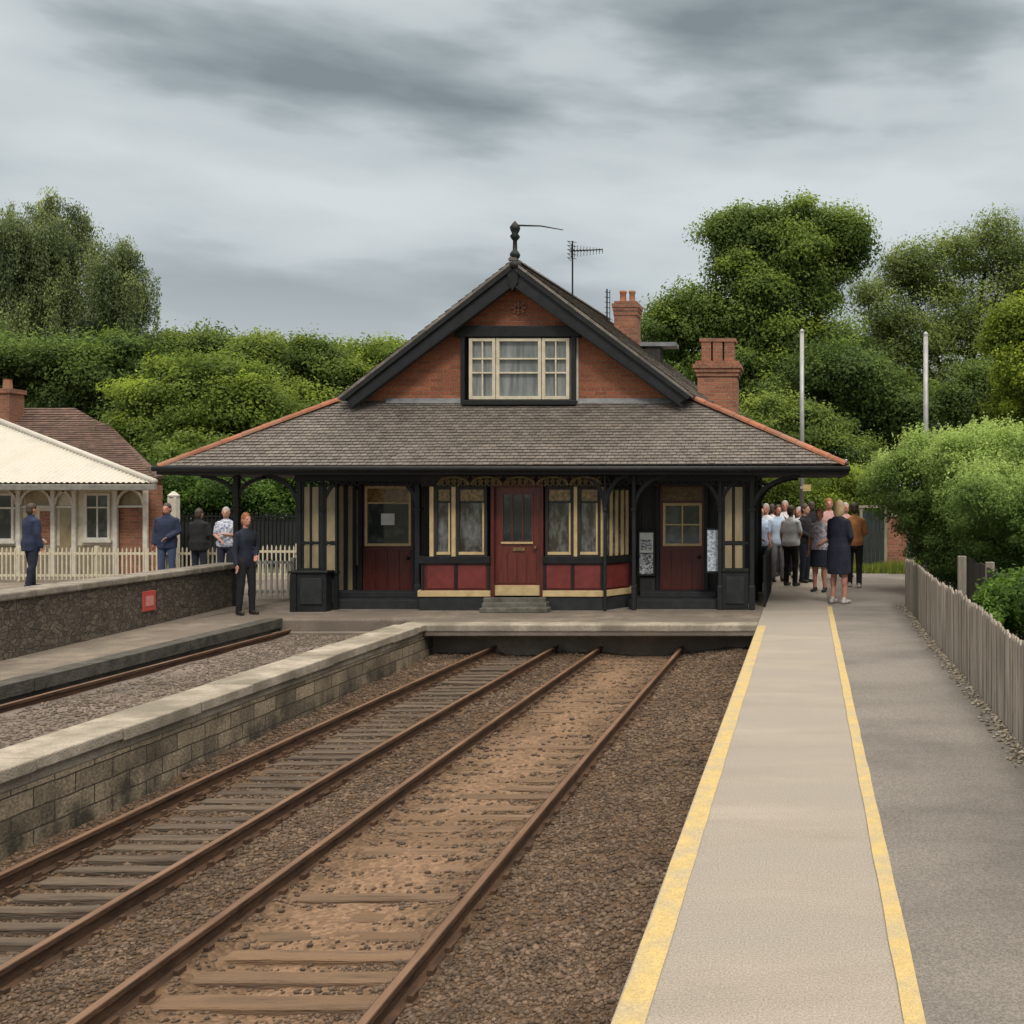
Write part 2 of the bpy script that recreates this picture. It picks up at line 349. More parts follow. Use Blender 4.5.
SUN_EL, SUN_AZ = 48.0, 160.0     # azimuth measured clockwise from +Y: behind the camera, to its right
w = bpy.data.worlds.new('World'); SC.world = w; w.use_nodes = True
n = w.node_tree.nodes; l = w.node_tree.links
bg = n['Background']
sky = n.new('ShaderNodeTexSky'); sky.sky_type = 'NISHITA'; sky.sun_disc = False
sky.sun_elevation = R(SUN_EL); sky.sun_rotation = R(SUN_AZ)
l.new(sky.outputs[0], bg.inputs['Color']); bg.inputs['Strength'].default_value = 0.08


def wmath(op, a, b=None, clamp=False):
    q = n.new('ShaderNodeMath'); q.operation = op; q.use_clamp = clamp
    for i, v_ in enumerate((a, b)):
        if v_ is None: continue
        if isinstance(v_, (int, float)): q.inputs[i].default_value = v_
        else: l.new(v_, q.inputs[i])
    return q.outputs[0]


tc = n.new('ShaderNodeTexCoord'); sp = n.new('ShaderNodeSeparateXYZ'); l.new(tc.outputs['Generated'], sp.inputs[0])
zpos = wmath('MAXIMUM', sp.outputs['Z'], 0.0)
# layered cloud banks: noise on the view direction, wider than high
cb = n.new('ShaderNodeVectorMath'); cb.operation = 'MULTIPLY'; l.new(tc.outputs['Generated'], cb.inputs[0]); cb.inputs[1].default_value = (0.9, 0.9, 3.3)
OFF = (20.00, 31.40, 7.70)


def cloud(scale, loc, detail, rough, dist):
    mp = n.new('ShaderNodeMapping'); mp.inputs['Location'].default_value = loc
    l.new(cb.outputs[0], mp.inputs['Vector'])
    nz = n.new('ShaderNodeTexNoise'); nz.inputs['Scale'].default_value = scale; nz.inputs['Detail'].default_value = detail
    nz.inputs['Roughness'].default_value = rough; nz.inputs['Distortion'].default_value = dist
    l.new(mp.outputs[0], nz.inputs['Vector']); return nz.outputs['Fac']


big = cloud(2.7, OFF, 6, 0.44, 0.0)
# a second look a little higher up: bases grade dark, upper lips pale
big2 = cloud(2.9, (OFF[0], OFF[1], OFF[2] + 0.09), 6, 0.44, 0.0)
fine = cloud(9.0, (1.3, 4.2, 0.7), 8, 0.6, 0.1)
lip = wmath('MULTIPLY', wmath('SUBTRACT', big2, big), 1.2)
tot = wmath('ADD', wmath('ADD', wmath('MULTIPLY', big, 0.86), wmath('MULTIPLY', fine, 0.14)), lip)
rp = n.new('ShaderNodeValToRGB'); e = rp.color_ramp.elements
e[0].position = 0.335; e[0].color = (0.23, 0.272, 0.288, 1)
e[1].position = 0.68; e[1].color = (0.69, 0.74, 0.755, 1)
k = e.new(0.435); k.color = (0.365, 0.42, 0.438, 1)
k = e.new(0.515); k.color = (0.55, 0.605, 0.622, 1)
l.new(tot, rp.inputs['Fac'])
hz = n.new('ShaderNodeMapRange'); hz.inputs['From Min'].default_value = 0.08; hz.inputs['From Max'].default_value = 0.25; hz.inputs['To Min'].default_value = 0.85; hz.inputs['To Max'].default_value = 0.0
l.new(zpos, hz.inputs['Value'])
mh = n.new('ShaderNodeMix'); mh.data_type = 'RGBA'; l.new(hz.outputs[0], mh.inputs['Factor']); l.new(rp.outputs['Color'], mh.inputs['A']); mh.inputs['B'].default_value = (0.64, 0.685, 0.70, 1)
# overcast sky: brightest and least blue overhead
zs = n.new('ShaderNodeMapRange'); zs.inputs['From Min'].default_value = 0.5; zs.inputs['From Max'].default_value = 0.85; zs.inputs['To Min'].default_value = 0.0; zs.inputs['To Max'].default_value = 1.0
l.new(zpos, zs.inputs['Value'])
mz = n.new('ShaderNodeMix'); mz.data_type = 'RGBA'; l.new(zs.outputs[0], mz.inputs['Factor']); l.new(mh.outputs['Result'], mz.inputs['A']); mz.inputs['B'].default_value = (2.75, 2.5, 2.15, 1)
bg2 = n.new('ShaderNodeBackground'); l.new(mz.outputs['Result'], bg2.inputs['Color']); bg2.inputs['Strength'].default_value = 1.0
ms = n.new('ShaderNodeMixShader'); ms.inputs[0].default_value = 0.93
l.new(bg.outputs[0], ms.inputs[1]); l.new(bg2.outputs[0], ms.inputs[2]); l.new(ms.outputs[0], n['World Output'].inputs['Surface'])

sd = bpy.data.lights.new('sun', 'SUN'); sd.energy = 1.5; sd.angle = R(11); sd.color = (1.0, 0.93, 0.84)
so = bpy.data.objects.new('sun', sd); COL.objects.link(so)
az = R(SUN_AZ); el = R(SUN_EL)
sdir = Vector((math.sin(az) * math.cos(el), math.cos(az) * math.cos(el), math.sin(el)))
so.rotation_euler = sdir.to_track_quat('Z', 'Y').to_euler(); so.location = (0, 0, 30)

# ------------------------------------------------------------------ ground and platforms
GZ = -0.03
PX0, PX1, PY0, PY1 = -7.98, -0.695, -14.0, 16.3
g = MB(); B = 900
g.flat([(-B, -B, GZ), (PX0, -B, GZ), (PX0, B, GZ), (-B, B, GZ)])
g.flat([(PX1, -B, GZ), (B, -B, GZ), (B, B, GZ), (PX1, B, GZ)])
g.flat([(PX0, PY1, GZ), (PX1, PY1, GZ), (PX1, B, GZ), (PX0, B, GZ)])
g.flat([(PX0, -B, GZ), (PX1, -B, GZ), (PX1, PY0, GZ), (PX0, PY0, GZ)])
tag(g.build('ground', M['earth']), kind='structure')

XW = -5.55   # trackside face of the stone platform wall
# sunken track bed, undulating, with a worn sandy strip
nx, ny = 97, 300
xs = np.linspace(XW - 0.3, PX1 - 0.004, nx); ys = np.linspace(0.5, PY1, ny)
gx, gy = np.meshgrid(xs, ys)


def vnoise(x, y, s, seed):
    r = np.random.default_rng(seed); t = r.random((64, 64))
    x = x * s + 100; y = y * s + 100
    i = np.floor(x).astype(int); j = np.floor(y).astype(int); fx = x - i; fy = y - j
    fx = fx * fx * (3 - 2 * fx); fy = fy * fy * (3 - 2 * fy)
    a = t[i % 64, j % 64]; b_ = t[(i + 1) % 64, j % 64]; c = t[i % 64, (j + 1) % 64]; d = t[(i + 1) % 64, (j + 1) % 64]
    return (a * (1 - fx) + b_ * fx) * (1 - fy) + (c * (1 - fx) + d * fx) * fy


def rise(y): return 0.115 * np.clip((np.asarray(y, float) - 8.5) / 6.8, 0, 1) ** 1.4


def drift(y): return 1 - 0.08 * rise(y) / 0.115      # both tracks ease to the right as they near the buffers


def bed_z(x, y):
    x0 = x; x = x / drift(y)
    bank = np.clip((x0 + 1.75) / 0.7, 0, 1)
    in1 = np.clip((0.44 - np.abs(x + 4.53)) / 0.1, 0, 1); in2 = np.clip((0.56 - np.abs(x + 2.66)) / 0.12, 0, 1)
    h = -0.588 - 0.05 * np.clip((-5.2 - x) / .12, 0, 1) * (y < 9) - 0.045 * in1 - (0.038 - 0.026 * np.clip((y - 7.6) / 2.0, 0, 1)) * in2 + 0.10 * bank
    h = h + (vnoise(x0, y, 1.3, 1) - 0.5) * (0.03 + .004 * in2) + (vnoise(x0, y, 5.0, 2) - 0.5) * 0.03
    return h + rise(y)


gz = bed_z(gx, gy)
sandy = np.clip(1.15 - np.abs(gx / drift(gy) + 2.72) / 0.6, 0, 1) * (0.6 + 0.7 * vnoise(gx, gy, 0.8, 5)) * np.clip(vnoise(gx, gy, 3.0, 6) + 0.45, 0, 1)
sandy = np.clip(sandy * 1.3, 0, 1)
v = np.stack([gx, gy, gz], -1).reshape(-1, 3)
ii = np.arange(nx * ny).reshape(ny, nx)
f = np.stack([ii[:-1, :-1], ii[:-1, 1:], ii[1:, 1:], ii[1:, :-1]], -1).reshape(-1, 4)
bm_ = bpy.data.materials.new('track_bed_earth'); bm_.use_nodes = True
n = bm_.node_tree.nodes; l = bm_.node_tree.links; b = n['Principled BSDF']; b.inputs['Roughness'].default_value = 1.0; b.inputs['Specular IOR Level'].default_value = 0.2
tc = n.new('ShaderNodeTexCoord'); vo = n.new('ShaderNodeTexVoronoi'); vo.inputs['Scale'].default_value = 34; vo.inputs['Randomness'].default_value = 1
l.new(tc.outputs['Object'], vo.inputs['Vector'])
nz = n.new('ShaderNodeTexNoise'); nz.inputs['Scale'].default_value = 3; nz.inputs['Detail'].default_value = 8; nz.inputs['Roughness'].default_value = 0.7; l.new(tc.outputs['Object'], nz.inputs['Vector'])
rp = n.new('ShaderNodeValToRGB'); rp.color_ramp.elements[0].position = 0.3; rp.color_ramp.elements[0].color = (0.075, 0.048, 0.03, 1); rp.color_ramp.elements[1].position = 0.7; rp.color_ramp.elements[1].color = (0.16, 0.102, 0.062, 1)
l.new(nz.outputs['Fac'], rp.inputs['Fac'])
at = n.new('ShaderNodeAttribute'); at.attribute_name = 'tone'
mx = n.new('ShaderNodeMix'); mx.data_type = 'RGBA'; l.new(at.outputs['Fac'], mx.inputs['Factor']); l.new(rp.outputs['Color'], mx.inputs['A']); mx.inputs['B'].default_value = (0.24, 0.155, 0.098, 1)
hs = n.new('ShaderNodeMapRange'); hs.inputs['To Min'].default_value = 0.55; hs.inputs['To Max'].default_value = 1.25; l.new(vo.outputs['Color'], hs.inputs['Value'])
mu = n.new('ShaderNodeMix'); mu.data_type = 'RGBA'; mu.blend_type = 'MULTIPLY'; mu.inputs['Factor'].default_value = 1; l.new(mx.outputs['Result'], mu.inputs['A']); l.new(hs.outputs[0], mu.inputs['B'])
l.new(mu.outputs['Result'], b.inputs['Base Color'])
bp = n.new('ShaderNodeBump'); bp.inputs['Strength'].default_value = 0.9; bp.inputs['Distance'].default_value = 0.02; bp.invert = True
l.new(vo.outputs['Distance'], bp.inputs['Height']); l.new(bp.outputs[0], b.inputs['Normal'])
sf = sandy[:-1, :-1].reshape(-1)
bed = npmesh('track_bed', v, f, sf, bm_, smooth=True); tag(bed, kind='structure')
mb = MB(); mb.flat([(PX0 - 0.02, -14, -0.72), (PX1, -14, -0.72), (PX1, 0.6, -0.66), (PX0 - 0.02, 0.6, -0.66)])
tag(mb.build('near_bed', bm_), kind='structure')


# stones: one mesh of many small irregular lumps
def ico():
    t = (1 + 5 ** 0.5) / 2
    v = np.array([(-1, t, 0), (1, t, 0), (-1, -t, 0), (1, -t, 0), (0, -1, t), (0, 1, t), (0, -1, -t), (0, 1, -t), (t, 0, -1), (t, 0, 1), (-t, 0, -1), (-t, 0, 1)], float)
    v /= np.linalg.norm(v[0])
    f = np.array([(0, 11, 5), (0, 5, 1), (0, 1, 7), (0, 7, 10), (0, 10, 11), (1, 5, 9), (5, 11, 4), (11, 10, 2), (10, 7, 6), (7, 1, 8), (3, 9, 4), (3, 4, 2), (3, 2, 6), (3, 6, 8), (3, 8, 9), (4, 9, 5), (2, 4, 11), (6, 2, 10), (8, 6, 7), (9, 8, 1)])
    return v, f


ICV, ICF = ico()


def stones(name, xy, z, size, tone, m, flat=0.65):
    N = len(xy)
    pts = ICV[None] * rng.uniform(0.6, 1.3, (N, 12, 1)) * rng.uniform(0.7, 1.3, (N, 1, 3))
    pts[:, :, 2] *= flat
    a = rng.uniform(0, 2 * np.pi, N); c, s_ = np.cos(a), np.sin(a)
    x = pts[:, :, 0] * c[:, None] - pts[:, :, 1] * s_[:, None]; y = pts[:, :, 0] * s_[:, None] + pts[:, :, 1] * c[:, None]
    V = np.stack([x, y, pts[:, :, 2]], -1) * size[:, None, None]
    V[:, :, 0] += xy[:, 0:1]; V[:, :, 1] += xy[:, 1:2]; V[:, :, 2] += z[:, None]
    Fc = ICF[None] + (np.arange(N) * 12)[:, None, None]
    o = npmesh(name, V.reshape(-1, 3), Fc.reshape(-1, 3), np.repeat(tone, 20), m)
    return tag(o, kind='stuff')


RAILX = [-5.03, -4.03, -3.31, -2.0]
TRK = [(RAILX[0], RAILX[1], 0.22, -0.598), (RAILX[2], RAILX[3], 0.265, -0.609)]
SL0 = 2.6
allxy = []; allsz = []
for (y0, y1, dens, s0, s1) in [(2.6, 5.5, 3600, 0.007, 0.014), (5.5, 9, 1900, 0.009, 0.017), (9, 16.0, 900, 0.012, 0.021)]:
    N = int((y1 - y0) * 4.8 * dens)
    xy = np.stack([rng.uniform(XW + 0.02, PX1 - 0.01, N), rng.uniform(y0, y1, N)], -1)
    allxy.append(xy); allsz.append(rng.uniform(s0, s1, N) * rng.choice([0.7, 1.0, 1.35], N))
xy = np.concatenate(allxy); sz = np.concatenate(allsz)
keep = np.ones(len(xy), bool)
xd = xy[:, 0] / drift(xy[:, 1])
for rx in RAILX: keep &= np.abs(xd - rx) > 0.06
for (xa, xb, stp, zt) in TRK:
    ph = ((xy[:, 1] - SL0) / stp) % 1.0
    on = (xd > xa + 0.05) & (xd < xb - 0.05) & (ph < 0.55)
    keep &= ~(on & (rng.random(len(xy)) < 0.93))
mid2 = (xd > RAILX[2] + 0.1) & (xd < RAILX[3] - 0.1)
sd_ = np.clip(1 - np.abs(xd + 2.72) / 0.6, 0, 1)
keep &= ~(mid2 & (rng.random(len(xy)) < 0.3 + 0.62 * sd_))
keep &= rng.random(len(xy)) < 0.35 + 0.9 * vnoise(xy[:, 0], xy[:, 1], 2.2, 9)
xy = xy[keep]; sz = sz[keep]
tn = rng.uniform(0.55, 1.35, len(xy)) * (0.8 + 0.4 * vnoise(xy[:, 0], xy[:, 1], 1.1, 11))
stones('ballast', xy, bed_z(xy[:, 0], xy[:, 1]) + sz * 0.25, sz, tn, M['stone'])

# rails and sleepers
RAIL_PROF = [(-0.055, 0), (0.055, 0), (0.055, 0.012), (0.012, 0.024), (0.012, 0.082), (0.027, 0.092), (0.027, 0.118), (-0.027, 0.118), (-0.027, 0.092), (-0.012, 0.082), (-0.012, 0.024), (-0.055, 0.012)]


def track(xa, xb, stp, zt, label, group):
    t = thing('railway_track', ((xa + xb) / 2, 2, -0.64), label, 'track', group)
    for x in (xa, xb):
        mb = MB(); hd = MB(); ry = [0.6, 8.5] + [9.25 + .75 * i for i in range(9)]; np_ = len(RAIL_PROF); vs = []; fs = []
        for q in ry: vs += [(x * float(drift(q)) + a, q, zt + 0.008 + c + float(rise(q))) for a, c in RAIL_PROF]
        for i_ in range(len(ry) - 1):
            fs += [(i_ * np_ + j, (i_ + 1) * np_ + j, (i_ + 1) * np_ + (j + 1) % np_, i_ * np_ + (j + 1) % np_) for j in range(np_)]
            z0_, z1_ = zt + .1278 + float(rise(ry[i_])), zt + .1278 + float(rise(ry[i_ + 1]))
            xq0, xq1 = x * float(drift(ry[i_])), x * float(drift(ry[i_ + 1])); hd.flat([(xq0 - .021, ry[i_], z0_), (xq0 + .021, ry[i_], z0_), (xq1 + .021, ry[i_ + 1], z1_), (xq1 - .021, ry[i_ + 1], z1_)])
        fs += [tuple(range(np_)), tuple(reversed(range((len(ry) - 1) * np_, len(ry) * np_)))]
        mb.add(vs, fs)
        rl = mb.build('rail', M['rust'], t)
        hd.build('rail_head', M['railhead'], rl)
    first = None; chair = None
    y = SL0; i = 0
    while y < 15.1 and i < 98:
        if True:
            zt0 = zt; zt = zt0 + float(rise(y)); mb = MB(); k = 6; wd = stp * random.uniform(0.42, 0.52); dz = random.uniform(-0.012, 0.008); sk = random.uniform(-0.012, 0.012)
            xl, xr = xa * float(drift(y)) - 0.16, xb * float(drift(y)) + 0.16
            top = []
            for a in range(k + 1):
                xx = xl + (xr - xl) * a / k
                top.append((xx, y + sk * (a / k - 0.5) + random.uniform(-0.006, 0.006), zt + dz + random.uniform(-0.004, 0.003), wd + random.uniform(-0.012, 0.01)))
            vs = []
            for xx, yy, zz, ww in top:
                vs += [(xx, yy, zz - 0.09), (xx, yy, zz - 0.006), (xx, yy + 0.008, zz), (xx, yy + ww - 0.008, zz), (xx, yy + ww, zz - 0.006), (xx, yy + ww, zz - 0.09)]
            fs = []
            for a in range(k):
                for c in range(5): fs.append((a * 6 + c, (a + 1) * 6 + c, (a + 1) * 6 + c + 1, a * 6 + c + 1))
            fs += [tuple(range(6)), tuple(reversed(range(k * 6, k * 6 + 6)))]
            mb.add(vs, fs, random.uniform(0.8, 1.12))
            s = mb.build('sleeper', M['sleeper' if xa < -4.5 else 'brownsleeper'], t)
            for x in (xa * float(drift(y)), xb * float(drift(y))):
                cm = MB().box(x - 0.1, x + 0.1, y + 0.02, y + wd - 0.02, zt - 0.01, zt + 0.016)
                cm.box(x - 0.075, x - 0.045, y + 0.03, y + wd - 0.03, zt + 0.016, zt + 0.05).box(x + 0.045, x + 0.075, y + 0.03, y + wd - 0.03, zt + 0.016, zt + 0.05)
                cm.build('rail_chair', M['rust'], s)
            zt = zt0
        y += stp; i += 1
    return t


track(*TRK[0], 'rusty track with closely set grey sleepers beside the mossy stone platform wall', 'railway tracks running under the station platform')
track(*TRK[1], 'rusty track with half buried sleepers in sandy earth, nearest the yellow platform line', 'railway tracks running under the station platform')

# lone rail at the foot of the low platform on the far side
t = thing('siding_rail', (-7.72, 8, -0.23), 'single rusty rail in gravel below the low platform edge', 'rail')
MB().prism([(-7.72 + a, -0.245 + c) for a, c in RAIL_PROF], 0.6, 15.3).build('rail_body', M['rust'], t)
MB().box(-7.741, -7.699, 0.6, 15.3, -0.1268, -0.1245).build('rail_head', M['railhead'], t)

# gravel siding between low platform and wall
mb = MB()
N1, N2 = 14, 70
for a in range(N1):
    for c in range(N2):
        xa, xb_ = -7.97 + (2.1) * a / N1, -7.97 + 2.1 * (a + 1) / N1; ya, yb = 0.6 + 15 * c / N2, 0.6 + 15 * (c + 1) / N2
        zz = [float(-0.2 + (vnoise(np.array(x), np.array(y), 1.5, 3) - 0.5) * 0.05) for x, y in ((xa, ya), (xb_, ya), (xb_, yb), (xa, yb))]
        mb.flat([(xa, ya, zz[0]), (xb_, ya, zz[1]), (xb_, yb, zz[2]), (xa, yb, zz[3])])
sg = mat('siding_earth', (0.17, 0.14, 0.12), (0.075, 0.062, 0.052), scale=4, rough=1, bump=0.8, bscale=50, c3=(0.2, 0.16, 0.135), s3=0.9)
tag(mb.build('siding_bed', sg, smooth=True), kind='structure')
N = 9000
xy = np.stack([rng.uniform(-7.62, -5.95, N), rng.uniform(6.5, 15.4, N)], -1)
k_ = rng.random(N) < 0.3 + 0.9 * vnoise(xy[:, 0], xy[:, 1], 1.5, 21); xy = xy[k_]
sz = rng.uniform(0.012, 0.024, len(xy))
stones('siding_gravel', xy, -0.2 + (vnoise(xy[:, 0], xy[:, 1], 1.5, 3) - 0.5) * 0.05 + 0.004, sz, rng.uniform(0.6, 1.3, len(xy)), M['gravel'])

# right-hand platform: body, concrete strip, tarmac, yellow lines (each sheet a few mm above the last)
mb = MB(); mb.box(PX1, 1.95, -14, 26, -0.9, -0.004)
tag(mb.build('platform_body', M['concrete']), kind='structure')
cs = MB()
ys_ = [-14, 26.0]
for a, c in zip(ys_[:-1], ys_[1:]):
    cs.flat([(PX1 - 0.006, a + 0.004, 0.0), (0.4, a + 0.004, 0.0), (0.4, c - 0.004, 0.0), (PX1 - 0.006, c - 0.004, 0.0)], 1.0)
cs.flat([(PX1 - 0.006, -14, -0.09), (PX1 - 0.006, -14, 0.0), (PX1 - 0.006, 26, 0.0), (PX1 - 0.006, 26, -0.09)])
tag(cs.build('platform_paving', M['concrete']), kind='structure')
tag(MB().flat([(0.385, -14, 0.004), (1.95, -14, 0.004), (1.95, 26, 0.004), (0.385, 26, 0.004)]).build('tarmac_path', M['asphalt']), kind='structure')


def paint_line(x0, x1, y0, y1, z, name):
    mb = MB(); y = y0
    edge = lambda y, s: (float(vnoise(np.array(y * 3.0), np.array(s), 1.0, 31)) - 0.5) * 0.006
    while y < y1:
        yn = min(y + 0.12, y1)
        mb.flat([(x0 + edge(y, 1), y, z), (x1 + edge(y, 7), y, z), (x1 + edge(yn, 7), yn, z), (x0 + edge(yn, 1), yn, z)]); y = yn
    o = mb.build(name, M['yellow'])
    return tag(o, kind='structure')


paint_line(PX1, -0.575, 0.6, 14.75, 0.004, 'platform_edge_line')
paint_line(0.352, 0.432, 0.6, 17.3, 0.008, 'walkway_line')

# cross platform in front of the station (a slab over the ends of the tracks)
mb = MB(); mb.box(XW - 0.35, PX1 - 0.008, 14.85, 18.8, -0.165, 0.0)
tag(mb.build('cross_platform', M['path'], bevel=0.015), kind='structure')
mb = MB(); mb.box(XW - 0.35, PX1 - 0.012, 14.835, 15.15, -0.10, 0.006)
tag(mb.build('cross_platform_coping', M['coping'], bevel=0.02), kind='structure')
mb = MB(); mb.box(-9.3, XW - 0.352, 15.55, 19.6, -0.4, 0.0)
tag(mb.build('forecourt', M['path'], bevel=0.03), kind='structure')
tag(MB().box(PX0, PX1 - 0.008, 15.25, 15.45, -0.9, -0.173).build('end_wall', M['path']), kind='structure')
# low platform on the far side with its dark edge, and terrace behind the parapet wall
lp = MB(); lp.add([(-10.2, 0.6, 0), (-7.86, 0.6, 0), (-7.98, 15.55, 0), (-9.3, 15.55, 0), (-9.3, 19.6, 0), (-10.2, 19.6, 0)], [range(6)])
tag(lp.build('low_platform', M['path']), kind='structure')
le = MB(); y = 0.6
while y < 15.5:
    yn = min(y + 0.9, 15.56); xa = lambda q: -7.86 - 0.12 * (q - 0.6) / 15
    le.add([(xa(y) - 0.22, y + 0.006, 0.012), (xa(y) + 0.03, y + 0.006, 0.012), (xa(yn) + 0.03, yn - 0.006, 0.012), (xa(yn) - 0.22, yn - 0.006, 0.012),
            (xa(y) - 0.22, y + 0.006, -0.12), (xa(y) + 0.03, y + 0.006, -0.12), (xa(yn) + 0.03, yn - 0.006, -0.12), (xa(yn) - 0.22, yn - 0.006, -0.12)],
           [(0, 1, 2, 3), (0, 4, 5, 1), (1, 5, 6, 2), (2, 6, 7, 3)], random.uniform(0.8, 1.1)); y = yn
le.add([(-7.88, 0.6, -0.12), (-7.88, 0.6, -0.3), (-8.0, 15.55, -0.3), (-8.0, 15.55, -0.12)], [(0, 1, 2, 3)])
tag(le.build('low_platform_kerb', mat('grimy_kerb', (0.1, 0.09, 0.075), (0.035, 0.033, 0.03), scale=5, rough=0.9, bump=0.6, bscale=40)), kind='structure')
tag(MB().flat([(-40, 0.6, -0.012), (-9.0, 0.6, -0.012), (-9.6, 24.1, -0.012), (-40, 24.1, -0.012)]).build('terrace_pavement', M['path']), kind='structure')
tag(MB().flat([(-14, 19.5, -0.006), (-7.0, 19.5, -0.006), (-7.0, 24, -0.006), (-14, 24, -0.006)]).build('side_pavement', M['path']), kind='structure')
tag(MB().flat([(1.949, 17.5, -0.006), (4.2, 17.9, -0.006), (4.2, 25.0, -0.006), (1.949, 25.0, -0.006)]).build('verge_path', M['asphalt']), kind='structure')

# ------------------------------------------------------------------ stone walls
pw = thing('stone_platform_wall', (XW, 8, -0.65), 'mossy stone block wall with pale flat coping alongside the tracks', 'wall')
MB().box(XW - 0.38, XW, 0.6, 16.1, -0.9, -0.172).build('wall_face', M['ashlar'], pw)
mb = MB(); y = 0.6; i = 0
while y < 14.8:
    ln = min(random.uniform(0.8, 1.1), 14.84 - y)
    mb.box(XW - 0.43, XW + 0.045 + random.uniform(-0.008, 0.008), y + 0.004, y + ln - 0.004, -0.09 + random.uniform(-.01, .01), 0.012 + random.uniform(-0.004, 0.004)); mb.box(XW - 0.38, XW - .002, y + 0.0, y + ln, -0.1715, -0.085); y += ln + 0.001
mb.build('coping', M['coping'], pw, bevel=0.012)


def wall_pt(d): return -9.75 + 0.0977 * (17.7 - d)


lw = thing('parapet_wall', (-9.4, 12, 0), 'dark rough stone parapet wall with pale rounded coping on the low platform', 'wall')
mb = MB()
ds = [2 + i * 0.785 for i in range(21)]
vs = []; fs = []
for d in ds:
    x = wall_pt(d); hgt = 0.64 + 0.008 * (17.7 - d)
    vs += [(x, d, -0.05), (x, d, hgt), (x - 0.34, d, hgt), (x - 0.34, d, -0.05)]
for i in range(len(ds) - 1):
    for c in range(3): fs.append((i * 4 + c, (i + 1) * 4 + c, (i + 1) * 4 + c + 1, i * 4 + c + 1))
fs.append((len(ds) * 4 - 4, len(ds) * 4 - 3, len(ds) * 4 - 2, len(ds) * 4 - 1)); fs.append((3, 2, 1, 0))
mb.add(vs, fs); mb.build('wall_face', M['stonewall'], lw)
mb = MB()
for a, c in zip(ds[:-1], ds[1:]):
    pa = Vector((wall_pt(a) - 0.17, a + 0.004, 0.64 + 0.008 * (17.7 - a) + 0.035)); pb = Vector((wall_pt(c) - 0.17, c - 0.004, 0.64 + 0.008 * (17.7 - c) + 0.035))
    mb.bar(pa, pb, 0.42, 0.09)
mb.build('coping', mat('wall_coping', (0.3, 0.27, 0.22), (0.14, 0.12, 0.1), scale=5, rough=0.9, bump=0.4, bscale=40), lw, bevel=0.02)

sg_ = thing('red_wall_sign', (wall_pt(14.7), 14.7, 0.3), 'small faded red plate fixed to the dark parapet wall', 'sign')
x = wall_pt(14.7) + 0.012
MB().box(x - 0.02, x + 0.012, 14.57, 14.86, H(611, 14.7), H(591, 14.7)).build('plate', M['redsign'], sg_, bevel=0.006)
MB().box(x + 0.013, x + 0.018, 14.63, 14.8, H(606, 14.7), H(596, 14.7)).build('faded_mark', M['pinkmark'], sg_)

# ------------------------------------------------------------------ station building
def tiles(EL, ER, RR, RL, tw, th, thick=0.018, jitter=0.004, stagger=True, tone=(0.65, 1.3)):
    """courses of individual slates on the quad eave-left, eave-right, ridge-right, ridge-left"""
    EL, ER, RR, RL = map(Vector, (EL, ER, RR, RL))
    mb = MB()
    up = ((RL + RR) / 2 - (EL + ER) / 2); L = up.length; n = max(2, int(L / th))
    nrm = (ER - EL).cross(up).normalized()
    ax = (ER - EL).normalized()
    for i in range(n):
        v0, v1 = i / n, min(1.0, (i + 1.25) / n)
        a0, b0 = EL.lerp(RL, v0), ER.lerp(RR, v0); a1, b1 = EL.lerp(RL, v1), ER.lerp(RR, v1)
        s0, e0 = (a0 - EL).dot(ax), (b0 - EL).dot(ax); s1, e1 = (a1 - EL).dot(ax), (b1 - EL).dot(ax)
        lo_, hi_ = min(s0, s1), max(e0, e1)
        off = (0.5 * tw if (i % 2 and stagger) else 0.0)
        k = math.floor((lo_ - off) / tw)
        ct = random.uniform(0.92, 1.08)
        while off + k * tw < hi_:
            p, q = off + k * tw + 0.004, off + (k + 1) * tw - 0.004; k += 1
            pb, qb = max(p, s0), min(q, e0); pt, qt = max(p, s1), min(q, e1)
            if qb - pb < 0.02 and qt - pt < 0.02: continue
            if qb < pb: pb = qb = min(max(pb, s0), e0)
            if qt < pt: pt = qt = min(max(pt, s1), e1)
            j = random.uniform(-jitter, jitter)
            base0 = a0 - ax * s0; base1 = a1 - ax * s1
            tl = nrm * (thick + random.uniform(0, 0.006))
            dn = up.normalized() * j
            A, B_, C_, D = base0 + ax * pb + tl + dn, base0 + ax * qb + tl + dn, base1 + ax * qt + nrm * 0.002, base1 + ax * pt + nrm * 0.002
            mb.add([A, B_, C_, D, A - tl, B_ - tl], [(0, 1, 2, 3), (4, 5, 1, 0)], random.uniform(*tone) * ct)
    # underlay
    mb.add([EL - nrm * 0.004, ER - nrm * 0.004, RR - nrm * 0.004, RL - nrm * 0.004], [(0, 1, 2, 3)], 0.5)
    return mb


def ridge_tiles(p, q, r, step=0.3):
    mb = MB(); p, q = Vector(p), Vector(q); d = q - p; n = max(1, int(d.length / step)); up = Vector((0, 0, 1))
    side = d.cross(up).normalized(); nn = side.cross(d).normalized()
    for i in range(n):
        a = p + d * (i / n); c = p + d * ((i + 1.08) / n); ra = r * 1.06; rc = r * 0.96; vs = []
        for o, rr in ((a, ra), (c, rc)):
            for j in range(7):
                t = math.pi * j / 6
                vs.append(o + side * math.cos(t) * rr + nn * (math.sin(t) * rr * 0.8 - 0.02))
        fs = [(j, j + 7, j + 8, j + 1) for j in range(6)] + [tuple(range(7))]
        mb.add(vs, fs, random.uniform(0.75, 1.2))
    return mb


st = thing('station_building', (-5, 17.5, 0), 'old brick gabled railway station with slate roof skirt and maroon doors', 'station')

